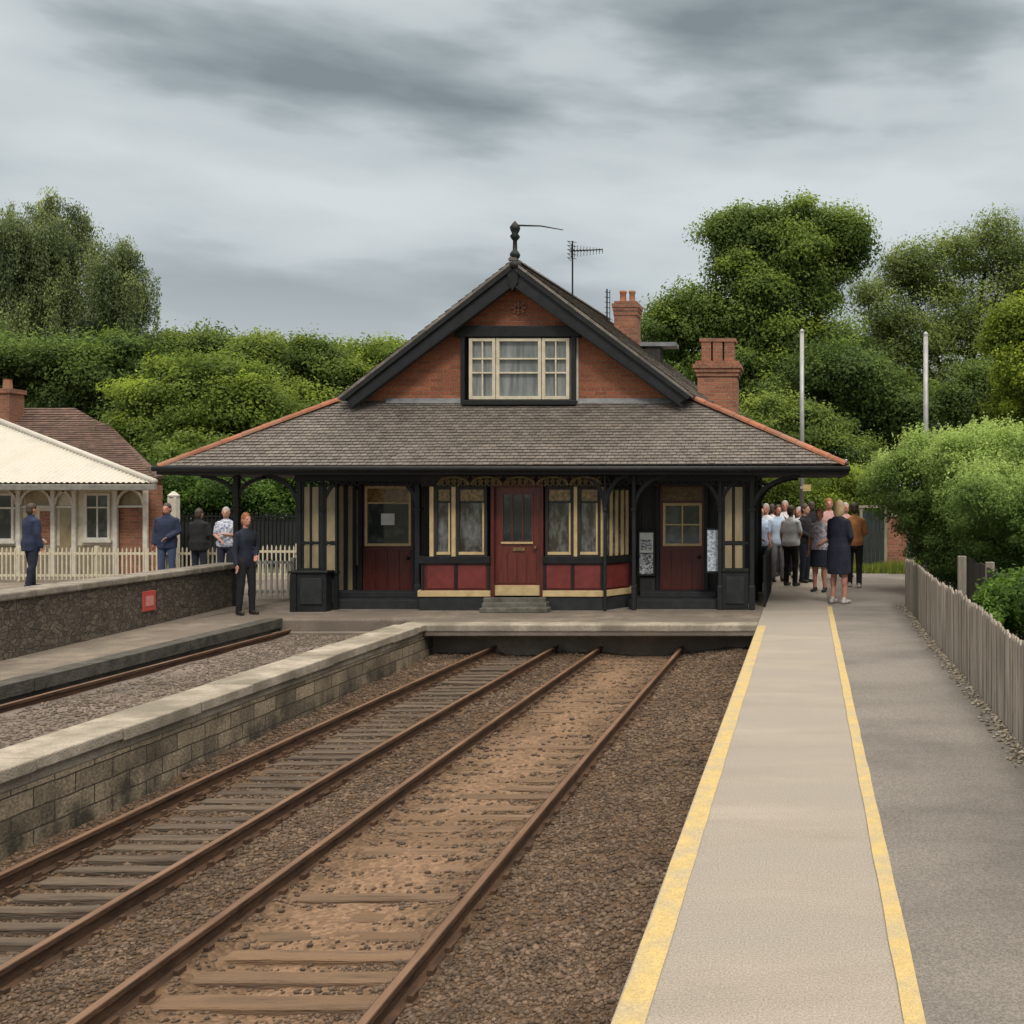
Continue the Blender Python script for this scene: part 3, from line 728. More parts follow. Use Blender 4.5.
# --- upper gable block
GD = 17.6
bk = 19.2       # rear end of the canopy
gl, gr_ = Vector((X(344, GD), GD, 3.42)), Vector((X(688, GD), GD, 3.42))
apx = Vector((X(514, GD), GD, H(272, GD)))
wl = MB()
wx0, wx1, wz0, wz1 = X(463, GD), X(577, GD), H(404, GD), H(336, GD)
lx = lambda z: gl.x + (apx.x - gl.x) * (z - gl.z) / (apx.z - gl.z)
rx_ = lambda z: gr_.x + (apx.x - gr_.x) * (z - gr_.z) / (apx.z - gr_.z)
# brick gable built round the window opening
for poly in ([(gl.x, 3.3), (wx0, 3.3), (wx0, wz1), (lx(wz1), wz1)], [(wx1, 3.3), (gr_.x, 3.3), (rx_(wz1), wz1), (wx1, wz1)],
             [(lx(wz1), wz1), (rx_(wz1), wz1), (apx.x, apx.z)], [(wx0, 3.3), (wx1, 3.3), (wx1, wz0), (wx0, wz0)]):
    wl.prism(poly, GD, GD + 0.25)
wl.box(gl.x + 0.1, gr_.x - 0.1, GD + 0.2505, 25.7, 3.2, 3.45)
wl.box(gl.x + 0.1, gr_.x - 0.1, bk + .41, 25.7, 0.0, 3.199)
gw = wl.build('gable_wall', M['brick'], st)
mb = MB()
cx, cz = X(519, GD), H(308, GD)
for k in range(8):
    a = k * math.pi / 4
    mb.bar((cx, GD - 0.015, cz), (cx + 0.13 * math.cos(a), GD - 0.015, cz + 0.11 * math.sin(a)), 0.03, 0.045)
mb.build('relief_ornament', M['oldbrick'], gw)

# bargeboards with a moulded lower edge, collar beam, pendant and finial
bd = 17.28
A = Vector((X(513, bd), bd, H(264, bd))); Bl = Vector((X(342, bd), bd, H(399, bd))); Br = Vector((X(690, bd), bd, H(397, bd)))
for E in (Bl, Br):
    d = (E - A).normalized(); nn = Vector((d.z, 0, -d.x));
    if nn.z > 0: nn = -nn
    wdt = 0.30
    cut = (A + nn * wdt); s_ = (A.x - cut.x) / d.x; inner = cut + d * s_
    poly = [(A.x, A.z), (E.x, E.z), ((E - d * .1 + nn * wdt * 0.8).x, (E - d * .1 + nn * wdt * 0.8).z), (inner.x, inner.z)]
    if E is Br: poly = poly[::-1]
    bb = MB().prism(poly, bd, bd + 0.06).build('bargeboard', M['slate_blue'], st, bevel=0.006)
    o1, o2 = A + nn * 0.02, E + nn * 0.02
    MB().bar(o1 + Vector((0, -0.025, -0.03)), o2 + Vector((0, -0.025, 0.0)), 0.05, 0.07, up=nn).build('moulding', M['dark'], bb)
    q1, q2 = inner + Vector((0, -0.012, 0.03)), E + nn * wdt * 0.75 + Vector((0, -0.012, 0.03))
    MB().bar(q1, q2, 0.024, 0.035, up=nn).build('moulding', M['dark'], bb)
MB().box(X(455, 17.5), X(580, 17.5), 17.46, 17.62, H(337, 17.5), H(326, 17.5)).build('collar_beam', M['dark'], st, bevel=0.01)
MB().box(X(463, 17.5), X(577, 17.5), 17.40, 17.60, H(405.5, 17.5), H(400.5, 17.5)).build('sill_beam', M['dark'], st, bevel=0.01)
MB().prism([(A.x - 0.09, A.z - 0.02), (A.x + 0.09, A.z - 0.02), (A.x + 0.09, A.z - 0.32), (A.x, A.z - 0.46), (A.x - 0.09, A.z - 0.32)][::-1], bd - 0.035, bd + 0.1).build('pendant', M['dark'], st, bevel=0.01)
fz = A.z
fin = MB().lathe([(0.10, -0.08), (0.11, 0.0), (0.075, 0.04), (0.05, 0.09), (0.075, 0.12), (0.09, 0.16), (0.07, 0.2), (0.04, 0.24), (0.035, 0.4), (0.06, 0.43), (0.085, 0.47), (0.05, 0.52), (0.075, 0.57), (0.09, 0.62), (0.05, 0.68), (0.012, 0.73)], (X(514.5, bd), bd + 0.03, fz), 12).build('finial', M['dark'], st, smooth=True)
MB().tube([(X(516, bd), bd + 0.03, fz + 0.66), (X(540, bd), bd + 0.05, fz + 0.655), (X(562, bd), bd + 0.1, fz + 0.60)], [0.016, 0.012, 0.007], 6).build('vane_rod', M['dark'], fin)

# gable window: cream sashes in a dark frame, three lights
W = MB(); wd_ = 17.52
W.box(wx0, X(467, GD), 17.47, 17.62, wz0, wz1); W.box(X(573, GD), wx1, 17.47, 17.62, wz0, wz1)
win = W.build('window', M['dark'], st)
MB().box(wx0 - 0.03, wx0, 17.56, 17.61, wz0, wz1).box(wx1, wx1 + 0.03, 17.56, 17.61, wz0, wz1).build('edge_strip', M['white'], win)
fr = MB(); zt, zb_ = H(339, GD), H(400, GD)
zA, zB = H(359.5, GD), H(373.5, GD)
for (a, c) in ((470.5, 497.5), (497.5, 543), (543, 571)):
    xa, xc = X(a, GD) + 0.006, X(c, GD) - 0.006
    fw = 0.055
    fr.box(xa, xa + fw, 17.49, 17.56, zb_, zt); fr.box(xc - fw, xc, 17.49, 17.56, zb_, zt)
    fr.box(xa + fw, xc - fw, 17.492, 17.558, zt - fw, zt); fr.box(xa + fw, xc - fw, 17.492, 17.558, zb_, zb_ + fw)
    for z in (zA, zB): fr.box(xa + fw, xc - fw, 17.50, 17.55, z - 0.014, z + 0.014)
    if c - a < 40: fr.box((xa + xc) / 2 - 0.012, (xa + xc) / 2 + 0.012, 17.503, 17.547, zb_ + fw, zt - fw)
fr.build('frame', M['cream' if False else 'ivory'], win, bevel=0.005)
MB().box(X(470, GD), X(572, GD), 17.555, 17.565, zb_, zt).build('pane', M['curtain'], win)

# --- roofs
EY = 16.2
eL = Vector((X(155, EY), EY, H(466.5, EY))); eR = Vector((X(849, EY), EY, H(464, EY)))
sL = Vector((X(341, GD), GD, H(401, GD))); sR = Vector((X(691, GD), GD, H(399, GD)))
rf = tiles(eL, eR, sR, sL, 0.115, 0.078, tone=(.78, 1.2)).build('skirt_roof', M['slate'], st)
eLb = Vector((eL.x, bk + 1.3, eL.z)); eRb = Vector((eR.x, bk + 1.3, eR.z)); sLb = Vector((sL.x, bk, sL.z)); sRb = Vector((sR.x, bk, sR.z))
tiles(eLb, eL, sL, sLb, 0.2, 0.16).build('skirt_roof', M['slate'], st)
tiles(eR, eRb, sRb, sR, 0.2, 0.16).build('skirt_roof', M['slate'], st)
tiles(eRb, eLb, sLb, sRb, 0.2, 0.16).build('skirt_roof', M['slate'], st)
ridge_tiles(eL + Vector((0.04, 0.02, 0.0)), sL + Vector((-0.02, 0, 0.03)), 0.085).build('hip_tiles', M['terracotta'], st)
ridge_tiles(eR + Vector((-0.04, 0.02, 0.0)), sR + Vector((0.02, 0, 0.03)), 0.085).build('hip_tiles', M['terracotta'], st)
# main roof, verge just proud of the bargeboards, rising slightly to the rear
yf = bd - 0.03
ra = Vector((A.x, yf, A.z + 0.06)); rl = Vector((Bl.x - 0.06, yf, Bl.z + 0.035)); rr = Vector((Br.x + 0.06, yf, Br.z + 0.03))
RISE = 0.42
rab, rlb, rrb = ra + Vector((0, 8.6, RISE)), rl + Vector((0, 8.6, RISE)), rr + Vector((0, 8.6, RISE))
m1 = tiles(rr, rrb, rab, ra, 0.2, 0.14).build('main_roof', M['slate'], st)
m2 = tiles(rlb, rl, ra, rab, 0.2, 0.14).build('main_roof', M['slate'], st)
vg = MB()
for E in (rl, rr):
    d = E - ra
    for i in range(26):
        a = ra + d * (i / 26); c = ra + d * ((i + 1) / 26)
        vg.bar(a + Vector((0, 0.06, -0.028)), c + Vector((0, 0.06, -0.028)), 0.14, 0.045, up=(0, 0, 1), tone=random.uniform(0.8, 1.5))
vg.build('verge', M['slate'], st)
ridge_tiles(ra + Vector((0, 0, 0.02)), rab + Vector((0, 0, 0.02)), 0.075).build('ridge_tiles', M['slate'], m1)
MB().add([rab, rrb, (rrb.x, rrb.y, 2.5), (rlb.x, rlb.y, 2.5), rlb], [range(5)]).build('rear_gable', M['oldbrick'], st)
# lead flashing where the skirt meets the gable
lf = MB()
for a, c in ((386, 462), (578, 672)):
    lf.add([(X(a, GD), GD - 0.02, H(399.5, GD) + 0.02), (X(c, GD), GD - 0.02, H(399.5, GD) + 0.02), (X(c, GD - .09), GD - 0.10, H(402.5, GD) - 0.02), (X(a, GD - .09), GD - 0.10, H(402.5, GD) - 0.02)], [(3, 2, 1, 0)])
lf.build('lead_flashing', M['lead'], st)
# fascia, gutter, soffit
fz0, fz1 = eL.z - 0.13, eL.z - 0.012
fb = MB(); fb.box(eL.x, eR.x, EY + 0.03, EY + 0.09, fz0, fz1)
fb.box(eL.x, eL.x + 0.06, EY + 0.0905, bk + 1, fz0, fz1); fb.box(eR.x - 0.06, eR.x, EY + 0.0905, bk + 1, fz0, fz1)
fb.build('fascia', M['dark'], st, bevel=0.008)
gt = MB()
gt.tube([(eL.x - 0.02, EY - 0.03, eL.z - 0.035), (eR.x + 0.02, EY - 0.03, eL.z - 0.035)], 0.045, 10)
gt.build('gutter', M['dark'], st, smooth=True)
MB().box(eL.x + 0.065, eR.x - 0.065, EY + 0.092, bk + 1, fz0 + 0.012, fz0 + 0.03).build('soffit', M['timber'], st)
SZ = fz0 + 0.012      # underside of the canopy

# --- rear body and porch wall
BW = 17.75
bx0, bx1 = X(330, BW), -0.98
body = MB(); body.box(bx0, bx1, BW, bk + .4, 0.0, SZ - 0.003)
bw = body.build('wall', M['timber'], st)
for px in (337, 346, 355, 361, 415, 640, 655, 706, 716):
    MB().box(X(px, BW) - 0.03, X(px, BW) + 0.03, BW - 0.03, BW - 0.001, 0.2, SZ - 0.005).build('batten', M['dark'], bw)
for (a, c, z0, z1) in ((339, 344, 486, 590), (348, 353, 486, 590), (356.5, 359.5, 490, 565)):
    MB().box(X(a, BW), X(c, BW), BW - 0.012, BW - 0.0015, H(z1, BW), H(z0, BW)).build('wall_panel', M['cream_dim'], bw)
# raised porch floor
MB().box(X(327, 16.95), X(422, 16.95), 16.92, BW, 0.0, 0.15).build('porch_step', M['plinth'], st, bevel=0.01)
MB().box(X(629, 16.95), X(723, 16.95), 16.92, BW, 0.0, 0.15).build('porch_step', M['plinth'], st, bevel=0.01)
MB().box(X(330, 17.3), X(420, 17.3), 17.3, BW - 0.001, 0.151, 0.24).build('door_step', M['plinth'], st, bevel=0.01)
MB().box(X(640, 17.3), X(716, 17.3), 17.3, BW - 0.001, 0.151, 0.24).build('door_step', M['plinth'], st, bevel=0.01)


def frame(mb, x0, x1, z0, z1, y0, y1, wd, mull=(), trans=()):
    mb.box(x0, x0 + wd, y0, y1, z0, z1); mb.box(x1 - wd, x1, y0, y1, z0, z1)
    mb.box(x0 + wd, x1 - wd, y0 + .002, y1 - .002, z1 - wd, z1); mb.box(x0 + wd, x1 - wd, y0 + .002, y1 - .002, z0, z0 + wd)
    for m_ in mull: mb.box(m_ - wd * .3, m_ + wd * .3, y0 + .006, y1 - .006, z0 + wd, z1 - wd)
    for t_ in trans: mb.box(x0 + wd, x1 - wd, y0 + .008, y1 - .008, t_ - wd * .3, t_ + wd * .3)
    return mb


# left porch door
def porch_door(p0, p1, ptop, pbot, w0, w1, wt, wb, fan):
    d = BW - 0.06
    x0, x1 = X(p0, d), X(p1, d); z0, z1 = H(pbot, d), H(ptop, d); xa, xb = X(w0, d), X(w1, d); za, zb = H(wb, d), H(wt, d)
    mb = MB(); mb.box(x0, x1, d, BW - 0.001, z0, za); mb.box(x0, x1, d, BW - 0.001, zb, z1); mb.box(x0, xa, d, BW - 0.001, za, zb); mb.box(xb, x1, d, BW - 0.001, za, zb)
    dr = mb.build('door', M['maroon'], st)
    pn = MB(); nn = 4
    for i in range(nn):
        pn.box(x0 + 0.03 + (x1 - x0 - 0.06) * i / nn + 0.005, x0 + 0.03 + (x1 - x0 - 0.06) * (i + 1) / nn - 0.005, d - 0.014, d - 0.001, z0 + 0.06, za - 0.08)
    pn.build('door_boards', M['maroon'], dr)
    frame(MB(), xa, xb, za, zb, d - 0.02, d + 0.03, 0.045, *fan).build('window_frame', M['cream'], dr, bevel=0.004)
    MB().box(xa + .01, xb - .01, d + 0.012, d + 0.02, za + .01, zb - .01).build('pane', M['glass'], dr)
    jm = MB(); jm.box(x0 - 0.07, x0 - 0.004, d - 0.04, BW - 0.002, z0, z1 + 0.06); jm.box(x1 + 0.004, x1 + 0.07, d - 0.04, BW - 0.002, z0, z1 + 0.06); jm.box(x0 - 0.004, x1 + 0.004, d - 0.04, BW - 0.002, z1 + 0.003, z1 + 0.06)
    jm.build('door_frame', M['dark'], st)
    MB().lathe([(0.012, -0.03), (0.026, -0.015), (0.026, 0.015), (0.012, 0.03)], (x1 - 0.08, d - 0.035, z0 + 0.62), 8).build('door_knob', M['dark'], dr, smooth=True)
    return dr, d


dL, dd = porch_door(363, 413, 484, 594, 365, 411.5, 486, 546, ((), (H(503, BW), )))
MB().box(X(366.5, dd), X(410, dd), dd + .004, dd + 0.011, H(502, dd), H(488, dd)).build('amber_light', M['amber'], dL)
nt = MB().box(X(381, dd), X(394.5, dd), dd + 0.002, dd + 0.0055, H(525, dd), H(513.5, dd)).build('notice', M['paper'], dL)
dR, dd2 = porch_door(660, 704, 485, 593, 663, 702, 503, 546, (((X(682.5, BW - .06)), ), (H(524.5, BW), )))
MB().box(X(663, dd2), X(702, dd2), dd2 - 0.02, dd2 - 0.001, H(500.5, dd2), H(487, dd2)).build('carved_panel', M['gold'], dR)

# --- central bay
BY = 16.75
bl, br_, bc = X(421, BY), X(603.5, BY), X(629, 17.3)
plan = [(bl - 0.14, BW), (bl - 0.14, 17.3), (bl, BY), (br_, BY), (bc, 17.3), (bc, BW)]
dx0, dx1 = X(491, BY), X(543.5, BY)


def ring(z0, z1, grow, m, name, skip_door=True, par=None, bevel=0.0):
    segs = [[((plan[0][0], BW), (plan[1][0], 17.3)), ((plan[1][0], 17.3), (plan[2][0], BY)), ((plan[2][0], BY), (dx0, BY))], [((dx1, BY), (plan[3][0], BY)), ((plan[3][0], BY), (plan[4][0], 17.3)), ((plan[4][0], 17.3), (plan[5][0], BW))]]
    for half in segs:
        mb = MB(); pts = [Vector((*half[0][0], 0))] + [Vector((*q[1], 0)) for q in half]
        nrs = [Vector(((q - p).y, -(q - p).x, 0)).normalized() for p, q in zip(pts[:-1], pts[1:])]
        ring_ = []
        for i_, p in enumerate(pts):
            na, nb_ = nrs[max(i_ - 1, 0)], nrs[min(i_, len(nrs) - 1)]; mm = (na + nb_); mm = mm / max(.3, mm.dot(na))
            ring_.append((p + mm * grow, p - mm * .06))
        k_ = len(ring_); vs_ = []
        for o_, i_ in ring_: vs_ += [(o_.x, o_.y, z0), (o_.x, o_.y, z1), (i_.x, i_.y, z1), (i_.x, i_.y, z0)]
        fs_ = [(i_ * 4 + c, (i_ + 1) * 4 + c, (i_ + 1) * 4 + (c + 1) % 4, i_ * 4 + (c + 1) % 4) for i_ in range(k_ - 1) for c in range(4)]
        fs_ += [(3, 2, 1, 0), (k_ * 4 - 4, k_ * 4 - 3, k_ * 4 - 2, k_ * 4 - 1)]
        mb.add(vs_, fs_); mb.build(name, m, par or st, bevel=bevel)


Z = lambda py: H(py, BY)
z596, z590, z563, z556, z487, z480 = Z(596.5), Z(590.5), Z(563.5), Z(556.5), Z(486.5), Z(481)
ring(0.0, z596 - 0.001, 0.03, M['plinth'], 'bay_plinth')
ring(z596, z590, 0.05, M['cream'], 'base_strip', bevel=0.006)
ring(z590 + .001, z563, 0.0, M['maroon'], 'bay_wall')
ring(z563 + .001, z556, 0.05, M['dark'], 'bay_sill', bevel=0.006)
ring(z487, SZ - 0.004, 0.0, M['timber'], 'bay_head')
# red dado panels with dark stiles
for (a, c) in ((427, 455), (457.5, 486.5), (546, 571.5), (574, 601)):
    pn = MB().box(X(a, BY) + .01, X(c, BY) - .01, BY - 0.014, BY - 0.001, z590 + 0.035, z563 - 0.03).build('dado_panel', M['red'], st, bevel=0.008)
for px in (423, 456.2, 488.8, 544.6, 572.8, 602.5):
    MB().box(X(px, BY) - 0.02, X(px, BY) + 0.02, BY - 0.018, BY - 0.001, z590 + .002, z563).build('stile', M['dark'], st)
a = Vector((br_, BY, 0)); c = Vector((bc, 17.3, 0)); d = (c - a); nn = Vector((d.y, -d.x, 0)).normalized()
def cant(u0, u1, z0, z1, off, th):
    p = [a + d * u0 + nn * off, a + d * u1 + nn * off, a + d * u1 + nn * (off - th), a + d * u0 + nn * (off - th)]
    return [(q.x, q.y, z0) for q in p] + [(q.x, q.y, z1) for q in p], [(3, 2, 1, 0), (4, 5, 6, 7), (0, 1, 5, 4), (1, 2, 6, 5), (2, 3, 7, 6), (3, 0, 4, 7)]
MB().add(*cant(0.1, 0.92, z590 + .035, z563 - .03, 0.014, 0.013)).build('dado_panel', M['red'], st)
# bay windows
for (a0, c0) in ((430, 434), (434.5, 453), (452, 456), (456.5, 487), (545.5, 573.5), (574, 577.5), (578, 600.5), (601, 605)):
    x0, x1 = X(a0, BY), X(c0, BY)
    if c0 - a0 < 6:
        MB().box(x0, x1, BY - 0.03, BY + 0.05, z556 + .001, z487 - .001).build('mullion', M['cream'], st, bevel=0.004)
        continue
    wn = frame(MB(), x0, x1, z556 + .001, z487 - .001, BY - 0.01, BY + 0.05, 0.05, (), (Z(502), )).build('window', M['timber'], st)
    MB().box(x0 + .04, x1 - .04, BY - 0.016, BY + .03, z556 + .03, z556 + 0.075).box(x1 - .072, x1 - .045, BY - 0.016, BY + .03, z556 + .076, Z(503)).build('sash', M['cream'], wn)
    MB().box(x0 + .04, x1 - .04, BY + 0.022, BY + 0.028, z556 + .04, Z(502.5)).build('pane', M['glass_bay'], wn)
    MB().box(x0 + .04, x1 - .04, BY + 0.018, BY + 0.026, Z(501.8), z487 - .04).build('amber_light', M['amber'], wn)
cw = MB().add(*cant(0.02, 1, z556 + .001, z487 - .001, -0.03, 0.02)).build('window', M['timber'], st)
mb = MB()
for u in (0.3, 0.52, 0.74, 0.93): mb.add(*cant(u - .05, u + .05, z556 + .003, Z(490), 0.0, 0.029))
mb.build('mullion', M['cream'], cw)
MB().add(*cant(0.05, 0.97, z556 + .02, z487 - .03, -0.012, 0.015)).build('pane', M['glass_bay'], cw)
# centre door
x0, x1 = X(494.5, BY + .06), X(540, BY + .06); zt_, zb_ = H(487, BY), H(596, BY); dY = BY + 0.06
zk = H(585.5, BY); ga, gb, gt_, gb2 = X(501.5, dY), X(533.5, dY), H(493, dY), H(543, dY)
mb = MB(); mb.box(x0, x1, dY, dY + .05, zk, gb2); mb.box(x0, x1, dY, dY + .05, gt_, zt_); mb.box(x0, ga, dY, dY + .05, gb2, gt_); mb.box(gb, x1, dY, dY + .05, gb2, gt_)
cdr = mb.build('door', mat('door_red', (0.15, 0.032, 0.021), (0.095, 0.021, 0.015), scale=5, rough=0.38, bump=0.1, stretch=(4, 4, .6)), st)
mb = MB()
for i in range(4): mb.box(x0 + .05 + (x1 - x0 - .1) * i / 4 + .006, x0 + .05 + (x1 - x0 - .1) * (i + 1) / 4 - .006, dY - 0.012, dY - .001, zk + .04, gb2 - .18)
mb.build('door_boards', MATS['door_red'], cdr)
MB().box(x0, x1, dY - 0.02, dY + .05, zb_, zk - .001).build('kick_plate', M['cream'], cdr, bevel=0.005)
frame(MB(), ga, gb, gb2, gt_, dY - .012, dY + .03, 0.03, (ga + (gb - ga) / 3, ga + 2 * (gb - ga) / 3), ()).build('window_frame', MATS['door_red'], cdr)
MB().box(ga, gb, dY - .03, dY - .013, gb2 - 0.012, gb2 + .02).build('glazing_bar', M['cream'], cdr)
MB().box(ga + .01, gb - .01, dY + .012, dY + .02, gb2 + .01, gt_ - .01).build('pane', M['glass'], cdr)
MB().box(X(513, dY), X(525, dY), dY - .022, dY - .001, H(551, dY), H(547.5, dY)).build('letter_plate', M['gold'], cdr, bevel=0.003)
MB().lathe([(0.012, -0.03), (0.028, -0.015), (0.028, 0.015), (0.012, 0.03)], (x1 - .07, dY - .035, H(548, dY)), 8).build('door_knob', M['gold'], cdr, smooth=True)
for xx, yy in ((dx0, 1), (dx1, -1)):
    MB().box(min(xx, xx + yy * .055), max(xx, xx + yy * .055), BY - .02, BY + .1, zb_ - .02, Z(483)).build('door_frame', M['maroon'], st)
MB().box(dx0 + .056, dx1 - .056, BY - .015, BY + .1, zt_ + .002, Z(481)).build('door_head', M['maroon'], st)
MB().box(dx0, dx1, BY + 0.001, BY + .3, SZ - .15, SZ - 0.004).build('door_lintel', M['timber'], st)
for i, (a_, c_, t_, b_, yy) in enumerate(((483, 545, 597.5, 601, 16.62), (481.5, 546, 602.5, 607, 16.5), (479, 547.5, 608, 613, 16.36))):
    MB().box(X(a_, yy), X(c_, yy), yy, BY - .032 if i == 0 else (16.62, 16.5)[i - 1] - .001 + .1, 0.0, 0.215 - i * .07).build('entrance_step', mat('worn_step', (0.16, 0.15, 0.125), (0.07, 0.065, 0.055), scale=6, rough=.9, bump=.3), st, bevel=0.012)

# --- canopy posts, screens, curved brackets, fretwork frieze
PYD = 16.8
def post(px, d, wpx=5.0, base=True):
    x = X(px, d); w2 = wpx / 2 / F * d
    po = MB().box(x - w2, x + w2, d - w2, d + w2, 0.0, SZ - .002).build('post', M['slate_blue'], st, bevel=0.012)
    if base: MB().box(x - w2 * 1.3, x + w2 * 1.3, d - w2 * 1.3, d + w2 * 1.3, 0.0, 0.4).build('post_base', M['slate_blue'], po, bevel=0.012)
    MB().box(x - w2 * 1.5, x + w2 * 1.5, d - w2 * 1.5, d + w2 * 1.5, 1.62, 1.67).build('capital', M['slate_blue'], po, bevel=0.01)
    return po, x


def bracket(px, d, sx, reach=0.5, drop=0.55, sy=0.0, r=0.024):
    x = X(px, d); mb = MB()
    pts = []
    for i in range(9):
        t = i / 8 * math.pi / 2
        pts.append((x + sx * reach * (1 - math.cos(t)), d + sy * reach * (1 - math.cos(t)), SZ - .02 - drop * (1 - math.sin(t))))
    for p, q in zip(pts[:-1], pts[1:]): mb.bar(p, q, 0.045, 0.06)
    mb.bar((x + sx * reach * .32, d + sy * reach * .32, SZ - drop * .38), (x + sx * reach * .1, d + sy * reach * .1, SZ - .03), 0.02, 0.02)
    mb.lathe([(0.0, 0), (0.055, .005), (0.055, .02), (0, .025)], (x + sx * reach * .2, d + sy * reach * .2 - .01, SZ - .17), 10)
    mb.build('bracket', M['slate_blue'], st)


for px, d, wpx, brs in ((299.5, PYD, 4.5, (-1, )), (322.5, PYD, 4, (1, )), (418, 17.0, 5, (-1, )), (605, 16.62, 3, (-1, 1)), (634, PYD - .05, 3.8, (1, )), (720, PYD, 4, (-1, 1)), (752, PYD, 4.5, (1, ))):
    post(px, d, wpx, px not in (605, 299.5, 322.5))
    for s_ in brs: bracket(px, d, s_, reach=.38 if px == 605 else .8 if px == 752 else .55, drop=.6)
post(237, 17.4, 5.5); bracket(237, 17.4, -1, 0.6, .42); bracket(237, 17.4, 1, 0.62, .42); bracket(299.5, 17.4, -1, .62, .55)
for d in (18.3, 19.9):
    post(X(751, PYD) / d * F + VX, d, 4.5); bracket(X(751, PYD) / d * F + VX, d, 1, 0.75, .55)
for d in (18.6, 19.9):
    xl_ = X(299.5, PYD); post(xl_ / d * F + VX, d, 5)
# tie beam over the posts
MB().box(X(296, PYD), X(755, PYD), PYD - .04, PYD + .04, SZ - .11, SZ - .002).build('tie_beam', M['dark'], st)
# fretwork frieze over the bay
fw = MB(); fy = 16.6
for (a_, c_) in ((437, 470), (470, 503), (503, 536), (536, 569), (569, 602)):
    xa, xc = X(a_, fy) + .02, X(c_, fy) - .02; zc = (SZ - .02 + Z(487)) / 2 + .01; hh = (SZ - .06 - Z(487)) / 2
    xm = (xa + xc) / 2
    for k in range(10):
        t0, t1 = math.pi * k / 10, math.pi * (k + 1) / 10
        fw.bar((xm - (xc - xa) / 2 * math.cos(t0), fy, zc - hh + 1.8 * hh * math.sin(t0)), (xm - (xc - xa) / 2 * math.cos(t1), fy, zc - hh + 1.8 * hh * math.sin(t1)), .03, .03)
    for k in range(5):
        xx = xa + (xc - xa) * (k + .5) / 5
        for j in range(2):
            zz = zc - hh * .5 + hh * .8 * j
            fw.bar((xx - .035, fy + .015, zz - .05), (xx + .035, fy + .015, zz + .05), .014, .016); fw.bar((xx - .035, fy + .02, zz + .05), (xx + .035, fy + .02, zz - .05), .014, .016)
fw.build('fretwork_frieze', M['gold'], st)
fw = MB()
for k in range(60):
    xx = X(303, PYD) + (X(750, PYD) - X(303, PYD)) * k / 60
    fw.bar((xx, PYD - .05, SZ - .11), (xx + .06, PYD - .05, SZ - .19), .02, .016); fw.bar((xx + .06, PYD - .05, SZ - .19), (xx + .12, PYD - .05, SZ - .11), .02, .016)
fw.build('valance', M['dark'], st)


def screen(a_, c_, cols, rows, base_top, base):
    d = PYD; x0, x1 = X(a_, d), X(c_, d)
    mb = MB(); mb.box(x0, x1, d - .02, d + .03, 0.02, H(base_top, d))
    sc_ = mb.build('screen', M['slate_blue'], st)
    pm = MB(); pm.box(x0 + .06, x1 - .06, d - .04, d - .021, .1, H(base_top, d) - .08); pm.build('raised_panel', M['plinth'], sc_, bevel=0.015)
    MB().box(x0 - .01, x1 + .01, d - .05, d + .05, H(base_top, d) + .001, H(base_top, d) + .05).build('screen_rail', M['dark'], sc_, bevel=0.006)
    MB().box(x0, x1, d - .03, d + .03, H(543, d) - .02, H(543, d) + .02).build('screen_rail', M['dark'], sc_)
    for (p, q) in cols:
        for (t_, b2) in rows:
            MB().box(X(p, d), X(q, d), d - .012, d + .012, H(b2, d), H(t_, d)).build('screen_pane', M['cream_dim'], sc_)
    for px in [c[0] - 1.2 for c in cols] + [cols[-1][1] + 1.2]:
        MB().box(X(px, d) - .016, X(px, d) + .016, d - .025, d + .025, H(base_top, d) + .051, SZ - .12).build('screen_mullion', M['dark'], sc_)


screen(302, 320, ((304.5, 310), (312.5, 319)), ((487, 541), (545, 568)), 571, True)
screen(325, 338, ((327, 335.5), ), ((487, 541), (545, 571)), 574, True)
screen(722.5, 748, ((725, 732), (735, 742.5)), ((487, 541), (545, 568)), 571.5, True)
# panelled box seat at the corner
bx = thing('panelled_box', (X(308, 16.5), 16.55, 0), 'dark blue panelled timber box below the corner screen', 'box')
xa, xc = X(290.5, 16.5), X(326, 16.5)
MB().box(xa, xc, 16.5, 16.72, 0.0, H(573.5, 16.5)).build('box_body', M['slate_blue'], bx, bevel=0.012)
MB().box(xa - .03, xc + .03, 16.47, 16.74, H(573.4, 16.5), H(571, 16.5)).build('lid', M['slate_blue'], bx, bevel=0.012)
MB().box(xa + .16, xc - .06, 16.478, 16.499, .12, H(578, 16.5)).build('raised_panel', M['plinth'], bx, bevel=0.012)
MB().box(xa, xa + .1, 16.474, 16.499, .0, H(574, 16.5)).build('corner_post', M['dark'], bx)

# chimneys on the station
def chimney(x0, x1, d, dep, zb, zt, m, pots, bands):
    mb = MB(); y0, y1 = d, d + dep
    h = zt - zb
    mb.box(x0, x1, y0, y1, zb, zt - h * 0 - bands[-1][1])
    for (off, top, g) in [(0, 0, 0)]: pass
    z = zt - bands[-1][1]
    for i, (g, hh) in enumerate(bands[:-1]):
        mb.box(x0 - g, x1 + g, y0 - g, y1 + g, z + .001, z + hh); z += hh
    ch = mb.build('chimney', m, st)
    for (px, r) in pots:
        MB().lathe([(r * 1.1, 0), (r * 1.15, .04), (r, .06), (r * .9, .2), (r * 1.12, .22), (r * 1.12, .27), (r * .8, .275), (r * .7, .1)], (px, (y0 + y1) / 2, z), 12).build('chimney_pot', M['terracotta'], ch, smooth=True)
    return z


